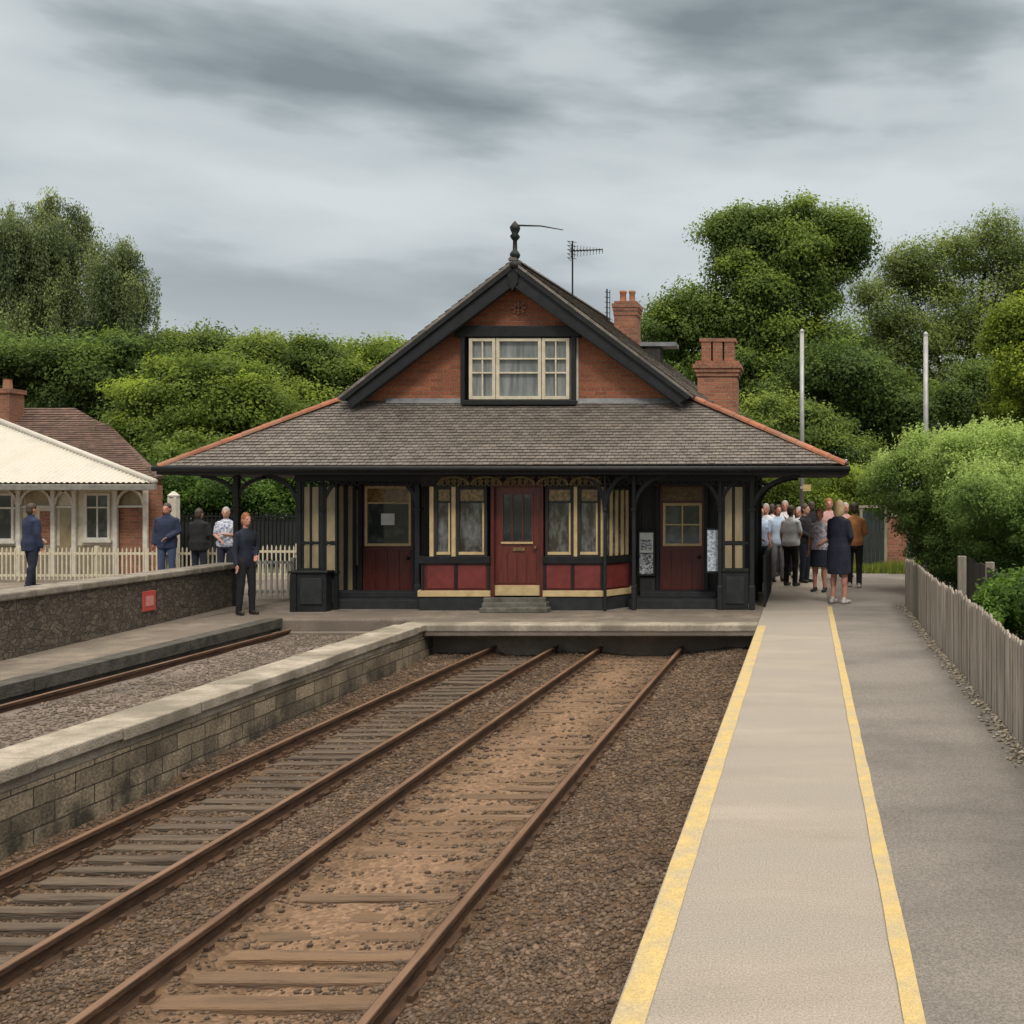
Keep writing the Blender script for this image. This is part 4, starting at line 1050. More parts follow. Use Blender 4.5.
d = 23.0
x0, x1 = X(614, d), X(637, d); zt = H(301, d)
chimney(x0, x1, d, .5, 3.2, zt, M['oldbrick'], ((x0 + .16, .075), (x1 - .15, .07)), ((.015, .10), (.03, .07), (.045, .09), (.0, .06), (0, .32)))
d = 21.0
x0, x1 = X(697.5, d), X(737, d); zt = H(347, d)
zt2 = chimney(x0, x1, d, .6, 2.2, H(361, d), M['oldbrick'], (), ((.03, .08), (.06, .08), (.09, .08), (.04, .07), (0, .31)))
ch2 = MB()
xx0 = x0 + .05; wv = (x1 - x0 - .1) / 3
for i in range(3): ch2.box(xx0 + wv * i + .02, xx0 + wv * (i + 1) - .02, d + .1, d + .5, zt2 + .001, H(341, d))
ch2.box(xx0 - .02, x1 - .03, d + .08, d + .52, H(341, d) + .001, H(337.5, d))
c2 = ch2.build('chimney_stack', M['oldbrick'], st)
# small flat ledge roof between roof slope and big chimney
MB().box(X(640, 22), X(676, 22), 22, 22.5, H(346, 22), H(342, 22)).build('ledge', M['lead'], st)
MB().box(X(646, 22), X(660, 22), 22.05, 22.45, 3.2, H(346.2, 22)).build('ledge_base', M['timber'], st)

# aerials standing on the roof
def aerial(px, d, pt, pb, label, boom):
    t = thing('television_aerial', P(px, pb, d), label, 'aerial')
    x = X(px, d)
    MB().tube([(x, d, H(pb, d)), (x, d, H(pt, d))], 0.018, 6).build('mast', M['dark'], t)
    if boom:
        xa, xb = X(px - 2, d), X(px + 30, d); z = H(251, d)
        MB().tube([(xa, d, z), (xb, d, z + .03)], 0.012, 6).build('boom', M['dark'], t)
        e = MB()
        for k in range(11):
            xx = xa + .02 + (xb - xa - .02) * k / 10; s_ = .13 - .008 * k
            e.tube([(xx, d, z - s_), (xx, d, z + s_)], 0.006, 5); e.tube([(xx, d - s_, z + .01), (xx, d + s_, z + .01)], 0.006, 5)
        e.build('elements', M['dark'], t)
        r_ = MB()
        for zz in (-.16, -.08, 0, .08, .16): r_.tube([(xa - .02, d - .14, z + zz), (xa - .02, d + .14, z + zz)], .007, 5); r_.tube([(xa - .03, d - .14, z + zz), (xa + .12, d - .02, z + zz)], .007, 5)
        r_.build('reflector', M['dark'], t)
    else:
        e = MB()
        for k in range(5):
            zz = H(pt, d) - .06 - k * .11
            e.tube([(x - .05, d, zz), (x + .07, d, zz - .02)], .008, 5)
        e.tube([(x + .06, d, H(pt, d) - .02), (x + .06, d, H(pb, d) + .1)], .009, 5)
        e.build('elements', M['dark'], t)


aerial(572.5, 20.0, 241, 302, 'thin television aerial with horizontal boom above the main roof ridge', True)
aerial(607, 22.0, 289, 335, 'short ladder-like aerial close beside the smaller brick chimney', False)

# boards on the porch
nb = thing('notice_board', P(646, 575, 17.55), 'dark framed notice board with printed sheets left of the porch door with four panes', 'notice board')
xa, xc = X(637.5, 17.5), X(654.5, 17.5); z0, z1 = H(576, 17.5), H(531, 17.5)
MB().box(xa, xc, 17.55, BW - .032, z0, z1).build('board', M['dark'], nb)
MB().box(xa + .03, xc - .03, 17.538, 17.549, (z0 + z1) / 2 + .01, z1 - .03).build('upper_sheet', M['paper'], nb)
MB().box(xa + .03, xc - .03, 17.538, 17.549, z0 + .03, (z0 + z1) / 2 - .005).build('lower_sheet', M['printed'], nb)
MB().box(xa + .05, xc - .05, 17.53, 17.537, (z0 + z1) / 2 + .06, z1 - .15).build('printed_block', M['printed'], nb)
MB().box(X(639, 17.5), X(654, 17.5), 17.6, BW - .03, .2, z0 - .03).build('lower_panel', M['timber'], nb)
ps = thing('poster', P(713, 572, 16.9), 'pale blue printed poster on the post right of the four-paned porch door', 'poster')
xa, xc = X(706.5, 16.95), X(719, 16.95)
MB().box(xa, xc, 16.95, 16.97, H(573, 16.95), H(528, 16.95)).build('board', M['dark'], ps)
MB().box(xa + .015, xc - .015, 16.944, 16.949, H(571, 16.95), H(530, 16.95)).build('sheet', M['bluesheet'], ps)

# ------------------------------------------------------------------ pale pavilion and brick house across the tracks
pv = thing('pavilion', (-18, 25, 0), 'ivory timber pavilion with pale ribbed metal hipped roof', 'pavilion')
pd = 23.4
c0 = P(155, 483, pd); h0 = P(0, 423, 26.4)
rg = MB()
xl = -34.0
nr = 150
def roofz(x, y):   # front slope and right hip slope meet along the hip line
    return 0
L0 = Vector((xl, pd, c0.z)); T0 = Vector((xl, 26.4, h0.z))
def ribbed(a0, b0, a1, b1, cnt):
    """panel from eave edge a0-b0 to ridge edge a1-b1 with standing ribs"""
    mb = MB(); a0, b0, a1, b1 = map(Vector, (a0, b0, a1, b1)); nrm = (b0 - a0).cross(a1 - a0).normalized()
    for i in range(cnt):
        for (u0, u1, o0, o1, tn) in ((0, .3, 0, .028, .9), (.3, .5, .028, .028, 1), (.5, .8, .028, 0, .95), (.8, 1, 0, 0, .85)):
            s0, s1 = (i + u0) / cnt, (i + u1) / cnt
            mb.add([a0.lerp(b0, s0) + nrm * o0, a0.lerp(b0, s1) + nrm * o1, a1.lerp(b1, s1) + nrm * o1, a1.lerp(b1, s0) + nrm * o0], [(0, 1, 2, 3)], tn)
    return mb
# ribs run up the slope: rectangular part, then the triangle under the hip
ribbed(L0, (h0.x, pd, c0.z), T0, h0, 90).build('roof_sheet', M['whiteroof'], pv)
tri = MB(); cnt = 46; nrm = Vector((c0.x - h0.x, 0, 0)).cross(Vector((0, h0.y - pd, h0.z - c0.z))).normalized()
for i in range(cnt):
    for (u0, u1, o0, o1) in ((0, .3, 0, .028), (.3, .5, .028, .028), (.5, .8, .028, 0), (.8, 1, 0, 0)):
        s0, s1 = (i + u0) / cnt, (i + u1) / cnt
        p0 = Vector((h0.x + (c0.x - h0.x) * s0, pd, c0.z)); p1 = Vector((h0.x + (c0.x - h0.x) * s1, pd, c0.z))
        up = Vector((0, h0.y - pd, h0.z - c0.z))
        tri.add([p0 + nrm * o0, p1 + nrm * o1, p1 + up * (1 - s1) + nrm * o1, p0 + up * (1 - s0) + nrm * o0], [(0, 1, 2, 3)])
tri.build('roof_sheet', M['whiteroof'], pv)
MB().add([c0, h0 - Vector((0, 0, .02)), (h0.x, h0.y, c0.z)], [(0, 1, 2)]).build('end_wall', M['ivory'], pv)
MB().tube([c0 + Vector((0, 0, .03)), h0 + Vector((0, 0, .05))], .07, 8).build('hip_capping', M['whiteroof'], pv, smooth=True)
MB().tube([h0 + Vector((0, 0, .05)), T0 + Vector((0, 0, .05))], .07, 8).build('ridge_capping', M['whiteroof'], pv, smooth=True)
MB().box(xl, c0.x + .03, pd - .06, pd + .05, c0.z - .17, c0.z - .03).build('gutter', mat('grey_gutter', (.25, .24, .21), (.15, .145, .13), scale=6), pv, bevel=.02)
MB().box(xl, X(150, 24.45), pd + .1, 24.45, c0.z - .12, c0.z - .06).build('soffit', M['cream'], pv)
fd = 24.2
MB().box(-34, X(117, 24.2), 24.19, 24.199, 0, .68).build('shade_strip', mat('shade_paint', (.27, .23, .16), (.18, .15, .1), scale=5), pv)  # dark strip for the shade behind the pickets, painted on the wall
MB().box(xl, X(117, fd), fd, fd + .2, 0, c0.z - .13).build('wall', M['ivory'], pv)
MB().box(X(117.5, fd), X(156, fd), fd + .05, fd + .25, 0, c0.z - .05).build('brick_wall', M['oldbrick'], pv)
MB().box(X(40, fd), X(52, fd), fd - .012, fd - .001, 0.7, H(511, fd)).build('brick_infill', M['oldbrick'], pv)
MB().box(X(118, fd), X(146, fd), fd + .02, fd + .049, H(506, fd), H(486, fd)).build('arch_panel', M['cream_dim'], pv)
for px in (-9, 20.5, 55, 76, 117, 147):
    MB().box(X(px, fd) - .05, X(px, fd) + .05, fd - .09, fd - .013, 0, c0.z - .125).build('post', M['white'], pv, bevel=.01)
for (a_, c_, t_) in ((23, 53, 506), (58, 74, 506), (119, 145, 505.5), (-40, 18, 507)):
    MB().box(X(a_, fd), X(c_, fd), fd - .06, fd - .014, H(t_ + 2, fd), H(t_, fd)).build('rail', M['white'], pv)
for px, s_ in ((20.5, 1), (55, -1), (55, 1), (76, -1), (117, 1), (147, -1), (20.5, -1)):
    mb = MB(); r0 = .36; xx = X(px, fd)
    for k in range(7):
        t0, t1 = k / 7 * math.pi / 2, (k + 1) / 7 * math.pi / 2
        f_ = lambda t: (xx + s_ * (.05 + r0 * (1 - math.cos(t))), fd - .06, c0.z - .14 - r0 * (1 - math.sin(t)))
        mb.bar(f_(t0), f_(t1), .04, .05)
    mb.build('arch_bracket', M['white'], pv)
def pwin(a_, c_, t_, b_, tr, mull=True):
    x0, x1, z0, z1 = X(a_, fd), X(c_, fd), H(b_, fd), H(t_, fd)
    wn = frame(MB(), x0, x1, z0, z1, fd - .05, fd - .0, .06, ((x0 + x1) / 2, ) if mull else (), (H(tr, fd), )).build('window', M['white'], pv, bevel=.006)
    MB().box(x0 + .02, x1 - .02, fd - .024, fd - .012, z0 + .02, z1 - .02).build('pane', M['glass'], wn)
    MB().box(x0 - .05, x1 + .05, fd - .09, fd - .0, z0 - .06, z0 - .001).build('sill', M['white'], wn, bevel=.006)
pwin(85.5, 111, 493, 540, 507.5)
pwin(-20, 15, 493, 541, 508, True)
MB().box(X(60, fd), X(73, fd), fd - .012, fd - .002, .6, H(508, fd)).build('wall_panel', M['cream_dim'], pv)
MB().box(X(26, fd), X(50, fd), fd - .012, fd - .002, H(505, fd), H(490, fd)).build('arch_panel', M['cream_dim'], pv)

hs_ = thing('brick_house', (-22, 30, 0), 'low brick house with brown tiled roof behind the pale pavilion', 'house')
he, hr = 27.2, 32.0
e0 = Vector((-38, he, H(482, he))); e1 = P(160, 478, he); r0_ = Vector((-38, hr, H(408, hr))); r1_ = P(74, 413, hr); r2_ = P(108, 427, 31.0)
tiles(e0, e1, r2_, (-38, 31.0, r2_.z), .24, .17, thick=.03, tone=(.7, 1.25)).build('roof', M['browntile'], hs_)
tiles((-38, 31.0, r2_.z), r2_, r1_, r0_, .24, .17, thick=.03, tone=(.7, 1.25)).build('roof', M['browntile'], hs_)
MB().add([e1, (X(90, 34), 34, e1.z), r1_, r2_], [(0, 1, 2, 3)], .8).build('roof', M['browntile'], hs_)
hp = ridge_tiles(e1, r2_, .1); hp.v += []; hp.build('hip_tiles', M['browntile'], hs_)
ridge_tiles(r2_, r1_, .1).build('hip_tiles', M['browntile'], hs_); ridge_tiles(r1_, r0_, .1).build('ridge_tiles', M['terracotta'], hs_)
MB().add([(-38, he + .25, 0), (X(156, he), he + .25, 0), (X(92, 33.5), 33.5, 0), (-38, 33.5, 0), (-38, he + .25, e1.z - .03), (X(156, he), he + .25, e1.z - .03), (X(92, 33.5), 33.5, e1.z - .03), (-38, 33.5, e1.z - .03)], [(3, 2, 1, 0), (4, 5, 6, 7), (0, 1, 5, 4), (1, 2, 6, 5), (2, 3, 7, 6), (3, 0, 4, 7)]).build('wall', M['oldbrick'], hs_)
x0, x1 = X(-9, 31), X(9, 31)
chm = MB().box(x0, x1, 31, 31.6, 3.6, H(393, 31)).box(x0 - .05, x1 + .05, 30.95, 31.65, H(393, 31) + .001, H(388.5, 31)).build('chimney', M['oldbrick'], hs_)
MB().lathe([(.13, 0), (.11, .3), (.13, .32)], ((x0 + x1) / 2, 31.3, H(388.5, 31)), 10).build('chimney_pot', M['terracotta'], chm)
gp = thing('white_gate_post', P(171, 585, 25.5), 'tall white post beside the brick end of the pavilion', 'post')
MB().box(X(167, 25.5), X(175.5, 25.5), 25.5, 25.7, 0, H(497, 25.5)).build('shaft', M['white'], gp, bevel=.02)
MB().lathe([(.13, 0), (.14, .04), (.03, .14)], (X(171.2, 25.5), 25.6, H(497, 25.5)), 8).build('cap', M['white'], gp)

# ------------------------------------------------------------------ fences
def picket_fence(x0, x1, d, top, label, m, gap=.09, wd=.024, hw=.5, name='picket_fence', rails=(.18, .82)):
    t = thing(name, ((x0 + x1) / 2, d, 0), label, 'fence')
    n = int((x1 - x0) / 1.9) + 1; step = (x1 - x0) / n
    for i in range(n):
        xa, xb = x0 + i * step, x0 + (i + 1) * step; mb = MB()
        for r_ in rails: mb.box(xa, xb, d + .012, d + .04, top * r_ - .025, top * r_ + .025)
        k = int(step / gap)
        for j in range(k):
            x = xa + (j + .5) * step / k; h = top + random.uniform(-.012, .012)
            mb.prism([(x - wd / 2, .04), (x + wd / 2, .04), (x + wd / 2, h - .05), (x, h), (x - wd / 2, h - .05)], d - .012, d + .01, random.uniform(.85, 1.1))
        mb.build('picket_panel', m, t)
        MB().box(xb - .035, xb + .035, d + .041, d + .11, 0, top + .03).build('post', m, t)
    return t


picket_fence(X(-60, 22.2), X(249, 22.2), 22.2, .74, 'long ivory picket fence in front of the pale pavilion', M['ivory'])
picket_fence(X(252, 22.4), X(296, 22.4), 22.4, .78, 'short ivory picket fence under the canopy beyond the white railing', M['ivory'])
picket_fence(X(252, 18.4), X(291, 18.4), 18.4, .72, 'nearer white railing between the parapet wall and the station canopy', M['white'], gap=.09, wd=.035, name='white_railing', rails=(.2, .93))
# dark railing behind
t = thing('iron_railing', P(270, 560, 26), 'dark tall railing below the bushes beyond the canopy', 'railing')
mb = MB(); xa, xb = X(176, 26.5), X(296, 26.5)
for z in (.3, 1.3): mb.box(xa, xb, 26.5, 26.53, z, z + .04)
k = 30
for i in range(k + 1): mb.box(xa + (xb - xa) * i / k - .012, xa + (xb - xa) * i / k + .012, 26.49, 26.515, 0, 1.42)
mb.build('bars', M['dark'], t)
mb = MB().box(xa, xb, 26.6, 26.64, .0, 1.25).build('backing_board', mat('dark_board', (.03, .035, .034), (.015, .018, .018), scale=4), t)

# right-hand fence of close-set weathered palings
pf = thing('paling_fence', (1.7, 10, 0), 'weathered grey close-set paling fence along the tarmac path', 'fence')
def fx(d): return 1.62 + .006 * (d - 6)
y = 3.0; sec = 0
while y < 17.4:
    mb = MB(); y1_ = min(y + 1.8, 17.45); q = y
    while q < y1_ - .02:
        wd = random.uniform(.075, .1); h = .82 + random.uniform(-.022, .022) + .02 * math.sin(q * 1.3); x = fx(q) + random.uniform(-.008, .008)
        ln = random.uniform(-.008, .008)
        stain_shade = 1.0 - .55 * math.exp(-((q - 15.6) / .5) ** 2)  # dark shadow patch near the far end, put into the paling tone
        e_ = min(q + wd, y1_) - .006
        tn = random.uniform(.85, 1.15) * stain_shade
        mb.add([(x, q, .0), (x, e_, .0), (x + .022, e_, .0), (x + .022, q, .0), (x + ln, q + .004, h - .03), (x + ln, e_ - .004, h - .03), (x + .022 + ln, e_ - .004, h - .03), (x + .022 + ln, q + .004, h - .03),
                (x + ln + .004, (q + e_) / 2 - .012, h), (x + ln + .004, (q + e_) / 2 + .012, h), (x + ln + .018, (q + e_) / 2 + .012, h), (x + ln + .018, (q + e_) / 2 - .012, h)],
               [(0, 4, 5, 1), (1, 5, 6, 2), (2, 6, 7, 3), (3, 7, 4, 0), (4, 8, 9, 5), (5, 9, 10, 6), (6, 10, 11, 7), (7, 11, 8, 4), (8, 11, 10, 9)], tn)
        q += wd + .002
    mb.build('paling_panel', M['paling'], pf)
    MB().bar((fx(y) + .04, y, .2), (fx(y1_) + .04, y1_, .2), .04, .07).bar((fx(y) + .04, y, .6), (fx(y1_) + .04, y1_, .6), .04, .07).build('back_rail', M['paling'], pf)
    MB().box(fx(y1_) + .06, fx(y1_) + .14, y1_ - .04, y1_ + .04, 0, .7).build('post', M['paling'], pf)
    y = y1_
N = 1500
dd_ = rng.uniform(4.5, 17.4, N); off = np.abs(rng.normal(0, .07, N))
keepl = off < .22 * (0.35 + vnoise(dd_, dd_ * 0, 1.6, 44))
xy = np.stack([1.605 + .006 * (dd_ - 6) - off, dd_], -1)[keepl]
stones('leaf_litter', xy, np.full(len(xy), .012), rng.uniform(.008, .022, len(xy)), rng.uniform(.5, 1.3, len(xy)), M['pale'], flat=.4)

# posts of an older fence under the hedge
for i, (px, d, zt) in enumerate(((962, 15.2, .98), (990, 14.6, .93))):
    t = thing('fence_post', (X(px, d), d, 0), ('grey old wooden post under the hedge, farther of the pair', 'grey old wooden post under the hedge, nearer of the pair')[i], 'post', 'old wooden posts under the hedge')
    MB().box(X(px, d) - .06, X(px, d) + .06, d - .05, d + .05, 0, zt).build('shaft', M['paling'], t, bevel=.01)
t = thing('dark_boarding', (2.9, 15.4, 0), 'dark board fence in the shade beneath the hedge', 'fence')
mb = MB()
for i in range(26):
    q = 12.6 + i * .2; mb.box(2.5 + .03 * (q - 12), 2.53 + .03 * (q - 12), q, q + .19, 0, .85 + random.uniform(-.03, .03), random.uniform(.5, .9))
mb.build('board_panel', mat('dark_boards', (.06, .052, .044), (.03, .027, .022), scale=5, tone=True, stretch=(2, 2, .4)), t)

# back of the right platform: dark gate, brick pillar, lamp posts
gt_d = 25.6
t = thing('metal_gate', P(875, 572, gt_d), 'dark green panelled metal gate beside the brick pillar under the hedge', 'gate')
x0, x1 = X(863, gt_d), X(884, gt_d)
mb = MB()
for i in range(5): mb.box(x0 + (x1 - x0) * i / 5 + .004, x0 + (x1 - x0) * (i + 1) / 5 - .004, gt_d + (.02 if i % 2 else 0), gt_d + .05, .06, H(511, gt_d))
mb.build('panel', M['greenmetal'], t)
MB().box(x0 - .08, x0 - .01, gt_d - .02, gt_d + .06, 0, H(508, gt_d)).build('gate_post', M['paling'], t)
MB().box(x1 + .01, x1 + .08, gt_d - .02, gt_d + .06, 0, H(508, gt_d)).build('gate_post', M['paling'], t)
MB().box(x0 - .1, x1 + .1, gt_d - .04, gt_d + .08, H(508, gt_d) + .001, H(505.5, gt_d)).build('lintel', M['paling'], t)
t = thing('brick_pillar', P(895, 572, gt_d), 'square red brick pillar to the right of the dark gate', 'pillar')
MB().box(X(887, gt_d), X(906, gt_d), gt_d + .0, gt_d + .45, 0, H(517, gt_d)).build('shaft', M['oldbrick'], t)
MB().box(X(886, gt_d), X(907, gt_d), gt_d - .04, gt_d + .49, H(517, gt_d) + .001, H(514, gt_d)).build('cap', M['paling'], t, bevel=.01)
for i, (px, d, pt) in enumerate(((802, 25.2, 331), (925.8, 23.0, 334))):
    t = thing('lamp_post', (X(px, d), d, 0), ('tall plain grey pole rising behind the canopy corner and the crowd', 'tall plain grey pole rising out of the clipped hedge')[i], 'pole', 'tall plain grey poles')
    MB().tube([(X(px, d), d, 0), (X(px, d), d, 1.35)], [.085, .085], 12).build('base', M['steel'], t, smooth=True)
    MB().tube([(X(px, d), d, 1.351), (X(px, d), d, H(pt, d) - .05)], [.062, .052], 12).build('shaft', M['steel'], t, smooth=True)
    MB().lathe([(.056, -.05), (.058, 0), (.02, .05)], (X(px, d), d, H(pt, d)), 10).build('cap', M['steel'], t)
t = thing('yellow_sign', P(806, 488, 24.9), 'small yellow sign fixed high on the grey pole behind the crowd', 'sign')
MB().box(X(803, 24.9), X(811, 24.9), 24.95, 24.97, H(491, 24.9), H(484.5, 24.9)).build('plate', M['yellow'], t)
MB().box(X(800.5, 25), X(803.5, 25), 24.96, 25.12, H(489, 24.9), H(486, 24.9)).build('bracket', M['steel'], t)
# dark railing beside the station's right corner
t = thing('low_railing', P(765, 605, 17.6), 'dark low boarded barrier beside the right canopy corner post', 'railing')
mb = MB()
for k in range(9):
    q = 17.2 + k * .35; xx = X(755, PYD) + .12
    mb.box(xx, xx + .04, q, q + .06, 0, .82); mb.box(xx + .005, xx + .03, q + .07, q + .3, .1, .74)
mb.box(xx - .005, xx + .045, 17.2, 20.1, .82, .87)
mb.build('bars', M['dark'], t)

# ------------------------------------------------------------------ trees and shrubs
def leaf_quads(C, size, tone, out=None, slim=.55, hang=0.0):
    N = len(C)
    nr_ = rng.normal(size=(N, 3)) * .55
    nr_ = nr_ + (out if out is not None else np.array([0, 0, 1.0])) * .9; nr_[:, 2] += .35
    nr_ /= np.linalg.norm(nr_, axis=1, keepdims=True)
    u = rng.normal(size=(N, 3))
    if hang: u = u * (1 - hang) + np.array([0, 0, -1.0]) * hang * 2
    u -= nr_ * (u * nr_).sum(1, keepdims=True); u /= np.linalg.norm(u, axis=1, keepdims=True) + 1e-9
    w_ = np.cross(nr_, u)
    s = size[:, None]
    V = np.stack([C - u * s * .5, C + w_ * s * slim * .5, C + u * s * .5, C - w_ * s * slim * .5], 1)
    Fq = np.arange(N * 4).reshape(N, 4)
    return V.reshape(-1, 3), Fq


def crown_pts(lobes, nclump, nleaf, csize, rmin=.72, hang=0.0, tone_sd=.16, flat=.6):
    """lobes: (cx, cy, cz, rx, ry, rz); clumps of leaves on the outer shell of every lobe plus a few inside"""
    L = np.array(lobes, float)
    if not hang:
        sub = []
        for q in L:
            for _ in range(5):
                dv = rng.normal(size=3); dv[2] = abs(dv[2]) * .8 - .15; dv[1] = -abs(dv[1]) * .8; dv /= np.linalg.norm(dv); k_ = rng.uniform(.26, .46)
                sub.append(np.concatenate([q[:3] + dv * q[3:6] * rng.uniform(.75, .98), q[3:6] * k_]))
        L = np.concatenate([L, np.array(sub)])
    vol = (L[:, 3] * L[:, 5]) ** .85; pr = vol / vol.sum()
    li = rng.choice(len(L), nclump, p=pr); lt = rng.normal(0, .07, len(L))[li]; L = L[li]
    d = rng.normal(size=(nclump, 3)); d[:, 2] += .15; d /= np.linalg.norm(d, axis=1, keepdims=True)
    rad = rng.uniform(rmin, 1.06, nclump); inner = rng.random(nclump) < .22; rad[inner] *= rng.uniform(.3, .85, inner.sum())
    cc = L[:, :3] + d * rad[:, None] * L[:, 3:6]
    ctone = .46 + .2 * d[:, 2] * rad + rng.normal(0, tone_sd, nclump) - .22 * inner + lt  # clumps paler facing up, darker inside: shading put into the leaf tone
    cs = csize * rng.uniform(.6, 1.35, nclump)
    idx = np.repeat(np.arange(nclump), rng.poisson(nleaf, nclump))
    g_ = rng.normal(size=(len(idx), 3)); g_[:, 2] *= flat
    r_ = np.linalg.norm(g_, axis=1, keepdims=True); g_ = g_ / r_ * np.minimum(r_, 1.9)
    pts = cc[idx] + g_ * cs[idx][:, None] * .6
    if hang:
        dr = rng.random(len(idx)) ** 1.0 * hang * (cs[idx] / csize)
        ang = rng.integers(0, 9, len(idx))  # strands
        pts = cc[idx] + np.stack([np.cos(ang * 2.4 + idx) * cs[idx] * (.2 + .06 * ang), np.sin(ang * 2.4 + idx * 1.7) * cs[idx] * (.2 + .06 * ang), -dr], -1) + rng.normal(size=(len(idx), 3)) * .05
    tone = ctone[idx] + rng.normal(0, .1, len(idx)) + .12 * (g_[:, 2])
    od = d[idx] * .7 + g_ * .35
    return pts, np.clip(tone, .02, 1), od


def tree(name, loc, lobes, m, label, cat='tree', group=None, nclump=150, nleaf=160, lsize=.16, csize=.6, trunk=.22, hang=0.0, slim=.55, limbs=6, rmin=.72, tone_sd=.16, zmin=.15, flat=.6):
    if cat in ('tree', 'bush'): lsize *= .74; nleaf = int(nleaf * 1.65)
    t = thing(name, loc, label, cat, group)
    pts, tn, od = crown_pts(lobes, nclump, nleaf, csize, rmin, hang, tone_sd, flat)
    k_ = pts[:, 2] > zmin; pts, tn, od = pts[k_], tn[k_], od[k_]
    if cat == 'hedge':
        top = np.nonzero((od[:, 2] > .25) & (pts[:, 2] > 1.7))[0]; pick = rng.choice(top, 2600)
        ln = rng.uniform(.05, .26, len(pick)); k9 = 9; f9 = np.linspace(0, 1, k9)
        lean_ = rng.normal(0, .16, (len(pick), 3)); lean_[:, 2] = 1
        sp_ = pts[pick][:, None, :] + lean_[:, None, :] * (ln[:, None] * f9[None])[:, :, None] + rng.normal(0, .012, (len(pick), k9, 3))
        pts = np.concatenate([pts, sp_.reshape(-1, 3)]); tn = np.concatenate([tn, np.repeat(rng.uniform(.55, 1, len(pick)), k9)]); od = np.concatenate([od, np.tile([0, -.5, .5], (len(pick) * k9, 1))])
    if cat == 'hedge': tn = np.clip(tn * np.clip((pts[:, 2] - .5) / 1.7, .12, 1.1) + .12 * (pts[:, 2] > 2.2), .02, 1)  # hedge darker low and paler on top: overcast light put into the tone
    sz = lsize * rng.uniform(.6, 1.35, len(pts))
    V, Fq = leaf_quads(pts, sz, tn, od, hang=.75 if hang else 0, slim=slim)
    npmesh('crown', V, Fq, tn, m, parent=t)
    if trunk:
        mb = MB(); b0 = Vector(loc); top = max(lobes, key=lambda q: q[2]); tp = Vector(top[:3])
        pts_ = [b0 + (tp - b0) * (i / 6) + Vector((random.uniform(-.12, .12), random.uniform(-.12, .12), 0)) * (i > 0) for i in range(7)]
        mb.tube(pts_, [trunk * (1.25 if i == 0 else 1 - i * .13) for i in range(7)], 10)
        ls = list(lobes)
        for i in range(limbs):
            q = Vector(ls[i % len(ls)][:3]); rx, rz = ls[i % len(ls)][3], ls[i % len(ls)][5]
            e_ = q + Vector((random.uniform(-.6, .6) * rx, random.uniform(-.4, .4) * rx, random.uniform(.0, .6) * rz))
            s0 = pts_[random.choice((2, 3, 4))]; mid_ = s0.lerp(e_, .5) + Vector((0, 0, random.uniform(-.3, .3)))
            mb.tube([s0, mid_, e_], [trunk * .5, trunk * .3, trunk * .08], 7)
        mb.build('trunk', M['bark'], t, smooth=True)
    return t


def lb(px, py, d, rpx, rpy, ry=None, dd=0.0):
    s = d / F
    return (X(px, d), d + dd, H(py, d), rpx * s, (ry if ry else rpx * s), rpy * s)


G = dict(
    oak=leafmat('oak_leaf', (.148, .225, .05)), dark=leafmat('dark_leaf', (.112, .178, .045), hue=(1.2, 1.1, .9)), birch=leafmat('birch_leaf', (.2, .26, .115), hue=(1.2, 1.1, .95)),
    grey=leafmat('grey_leaf', (.21, .28, .085), hue=(1.2, 1.1, .95)), lime=leafmat('lime_leaf', (.18, .262, .044)), mid=leafmat('mid_leaf', (.16, .235, .05)),
    hedge=leafmat('hedge_leaf', (.18, .28, .062), hue=(1.55, 1.3, 1.9)), gold=leafmat('golden_leaf', (.25, .33, .04)), fresh=leafmat('fresh_leaf', (.085, .165, .03)), grass=leafmat('grass_blade', (.17, .22, .05)))

# left: weeping tree, dark shrub, bright round tree and a belt behind
d = 40
wl_ = [lb(30, 330, d, 52, 36), lb(-10, 330, d, 45, 50), lb(30, 375, d, 60, 35), lb(20, 270, d, 38, 30), lb(60, 285, d, 22, 34), lb(112, 318, d, 18, 20), lb(118, 272, d, 24, 20), lb(130, 295, d, 18, 24), lb(45, 244, d, 28, 30), lb(5, 255, d, 34, 28), lb(92, 300, d, 16, 24)]
for px, py, rr in ((44, 204, 8), (38, 218, 11), (56, 214, 8), (24, 214, 9), (68, 226, 9), (78, 240, 7), (10, 224, 10), (-6, 230, 12), (-26, 236, 14), (52, 240, 14), (30, 244, 15), (84, 262, 7), (72, 262, 11), (100, 258, 8), (112, 252, 9), (124, 262, 9), (136, 270, 9), (146, 282, 7), (150, 294, 5), (118, 282, 12), (104, 284, 9), (134, 296, 9), (96, 306, 8)):
    wl_.append(lb(px, py - 11, d, rr, rr * 1.4, dd=random.uniform(-1, 1)))
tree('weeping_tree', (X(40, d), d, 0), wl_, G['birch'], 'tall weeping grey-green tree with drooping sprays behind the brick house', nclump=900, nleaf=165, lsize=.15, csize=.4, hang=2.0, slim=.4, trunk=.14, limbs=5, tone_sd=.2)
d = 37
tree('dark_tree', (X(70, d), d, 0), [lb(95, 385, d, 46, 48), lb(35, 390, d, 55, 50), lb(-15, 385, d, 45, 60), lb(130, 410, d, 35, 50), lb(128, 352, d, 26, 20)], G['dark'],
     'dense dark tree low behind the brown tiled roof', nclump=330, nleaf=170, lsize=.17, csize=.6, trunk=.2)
d = 33
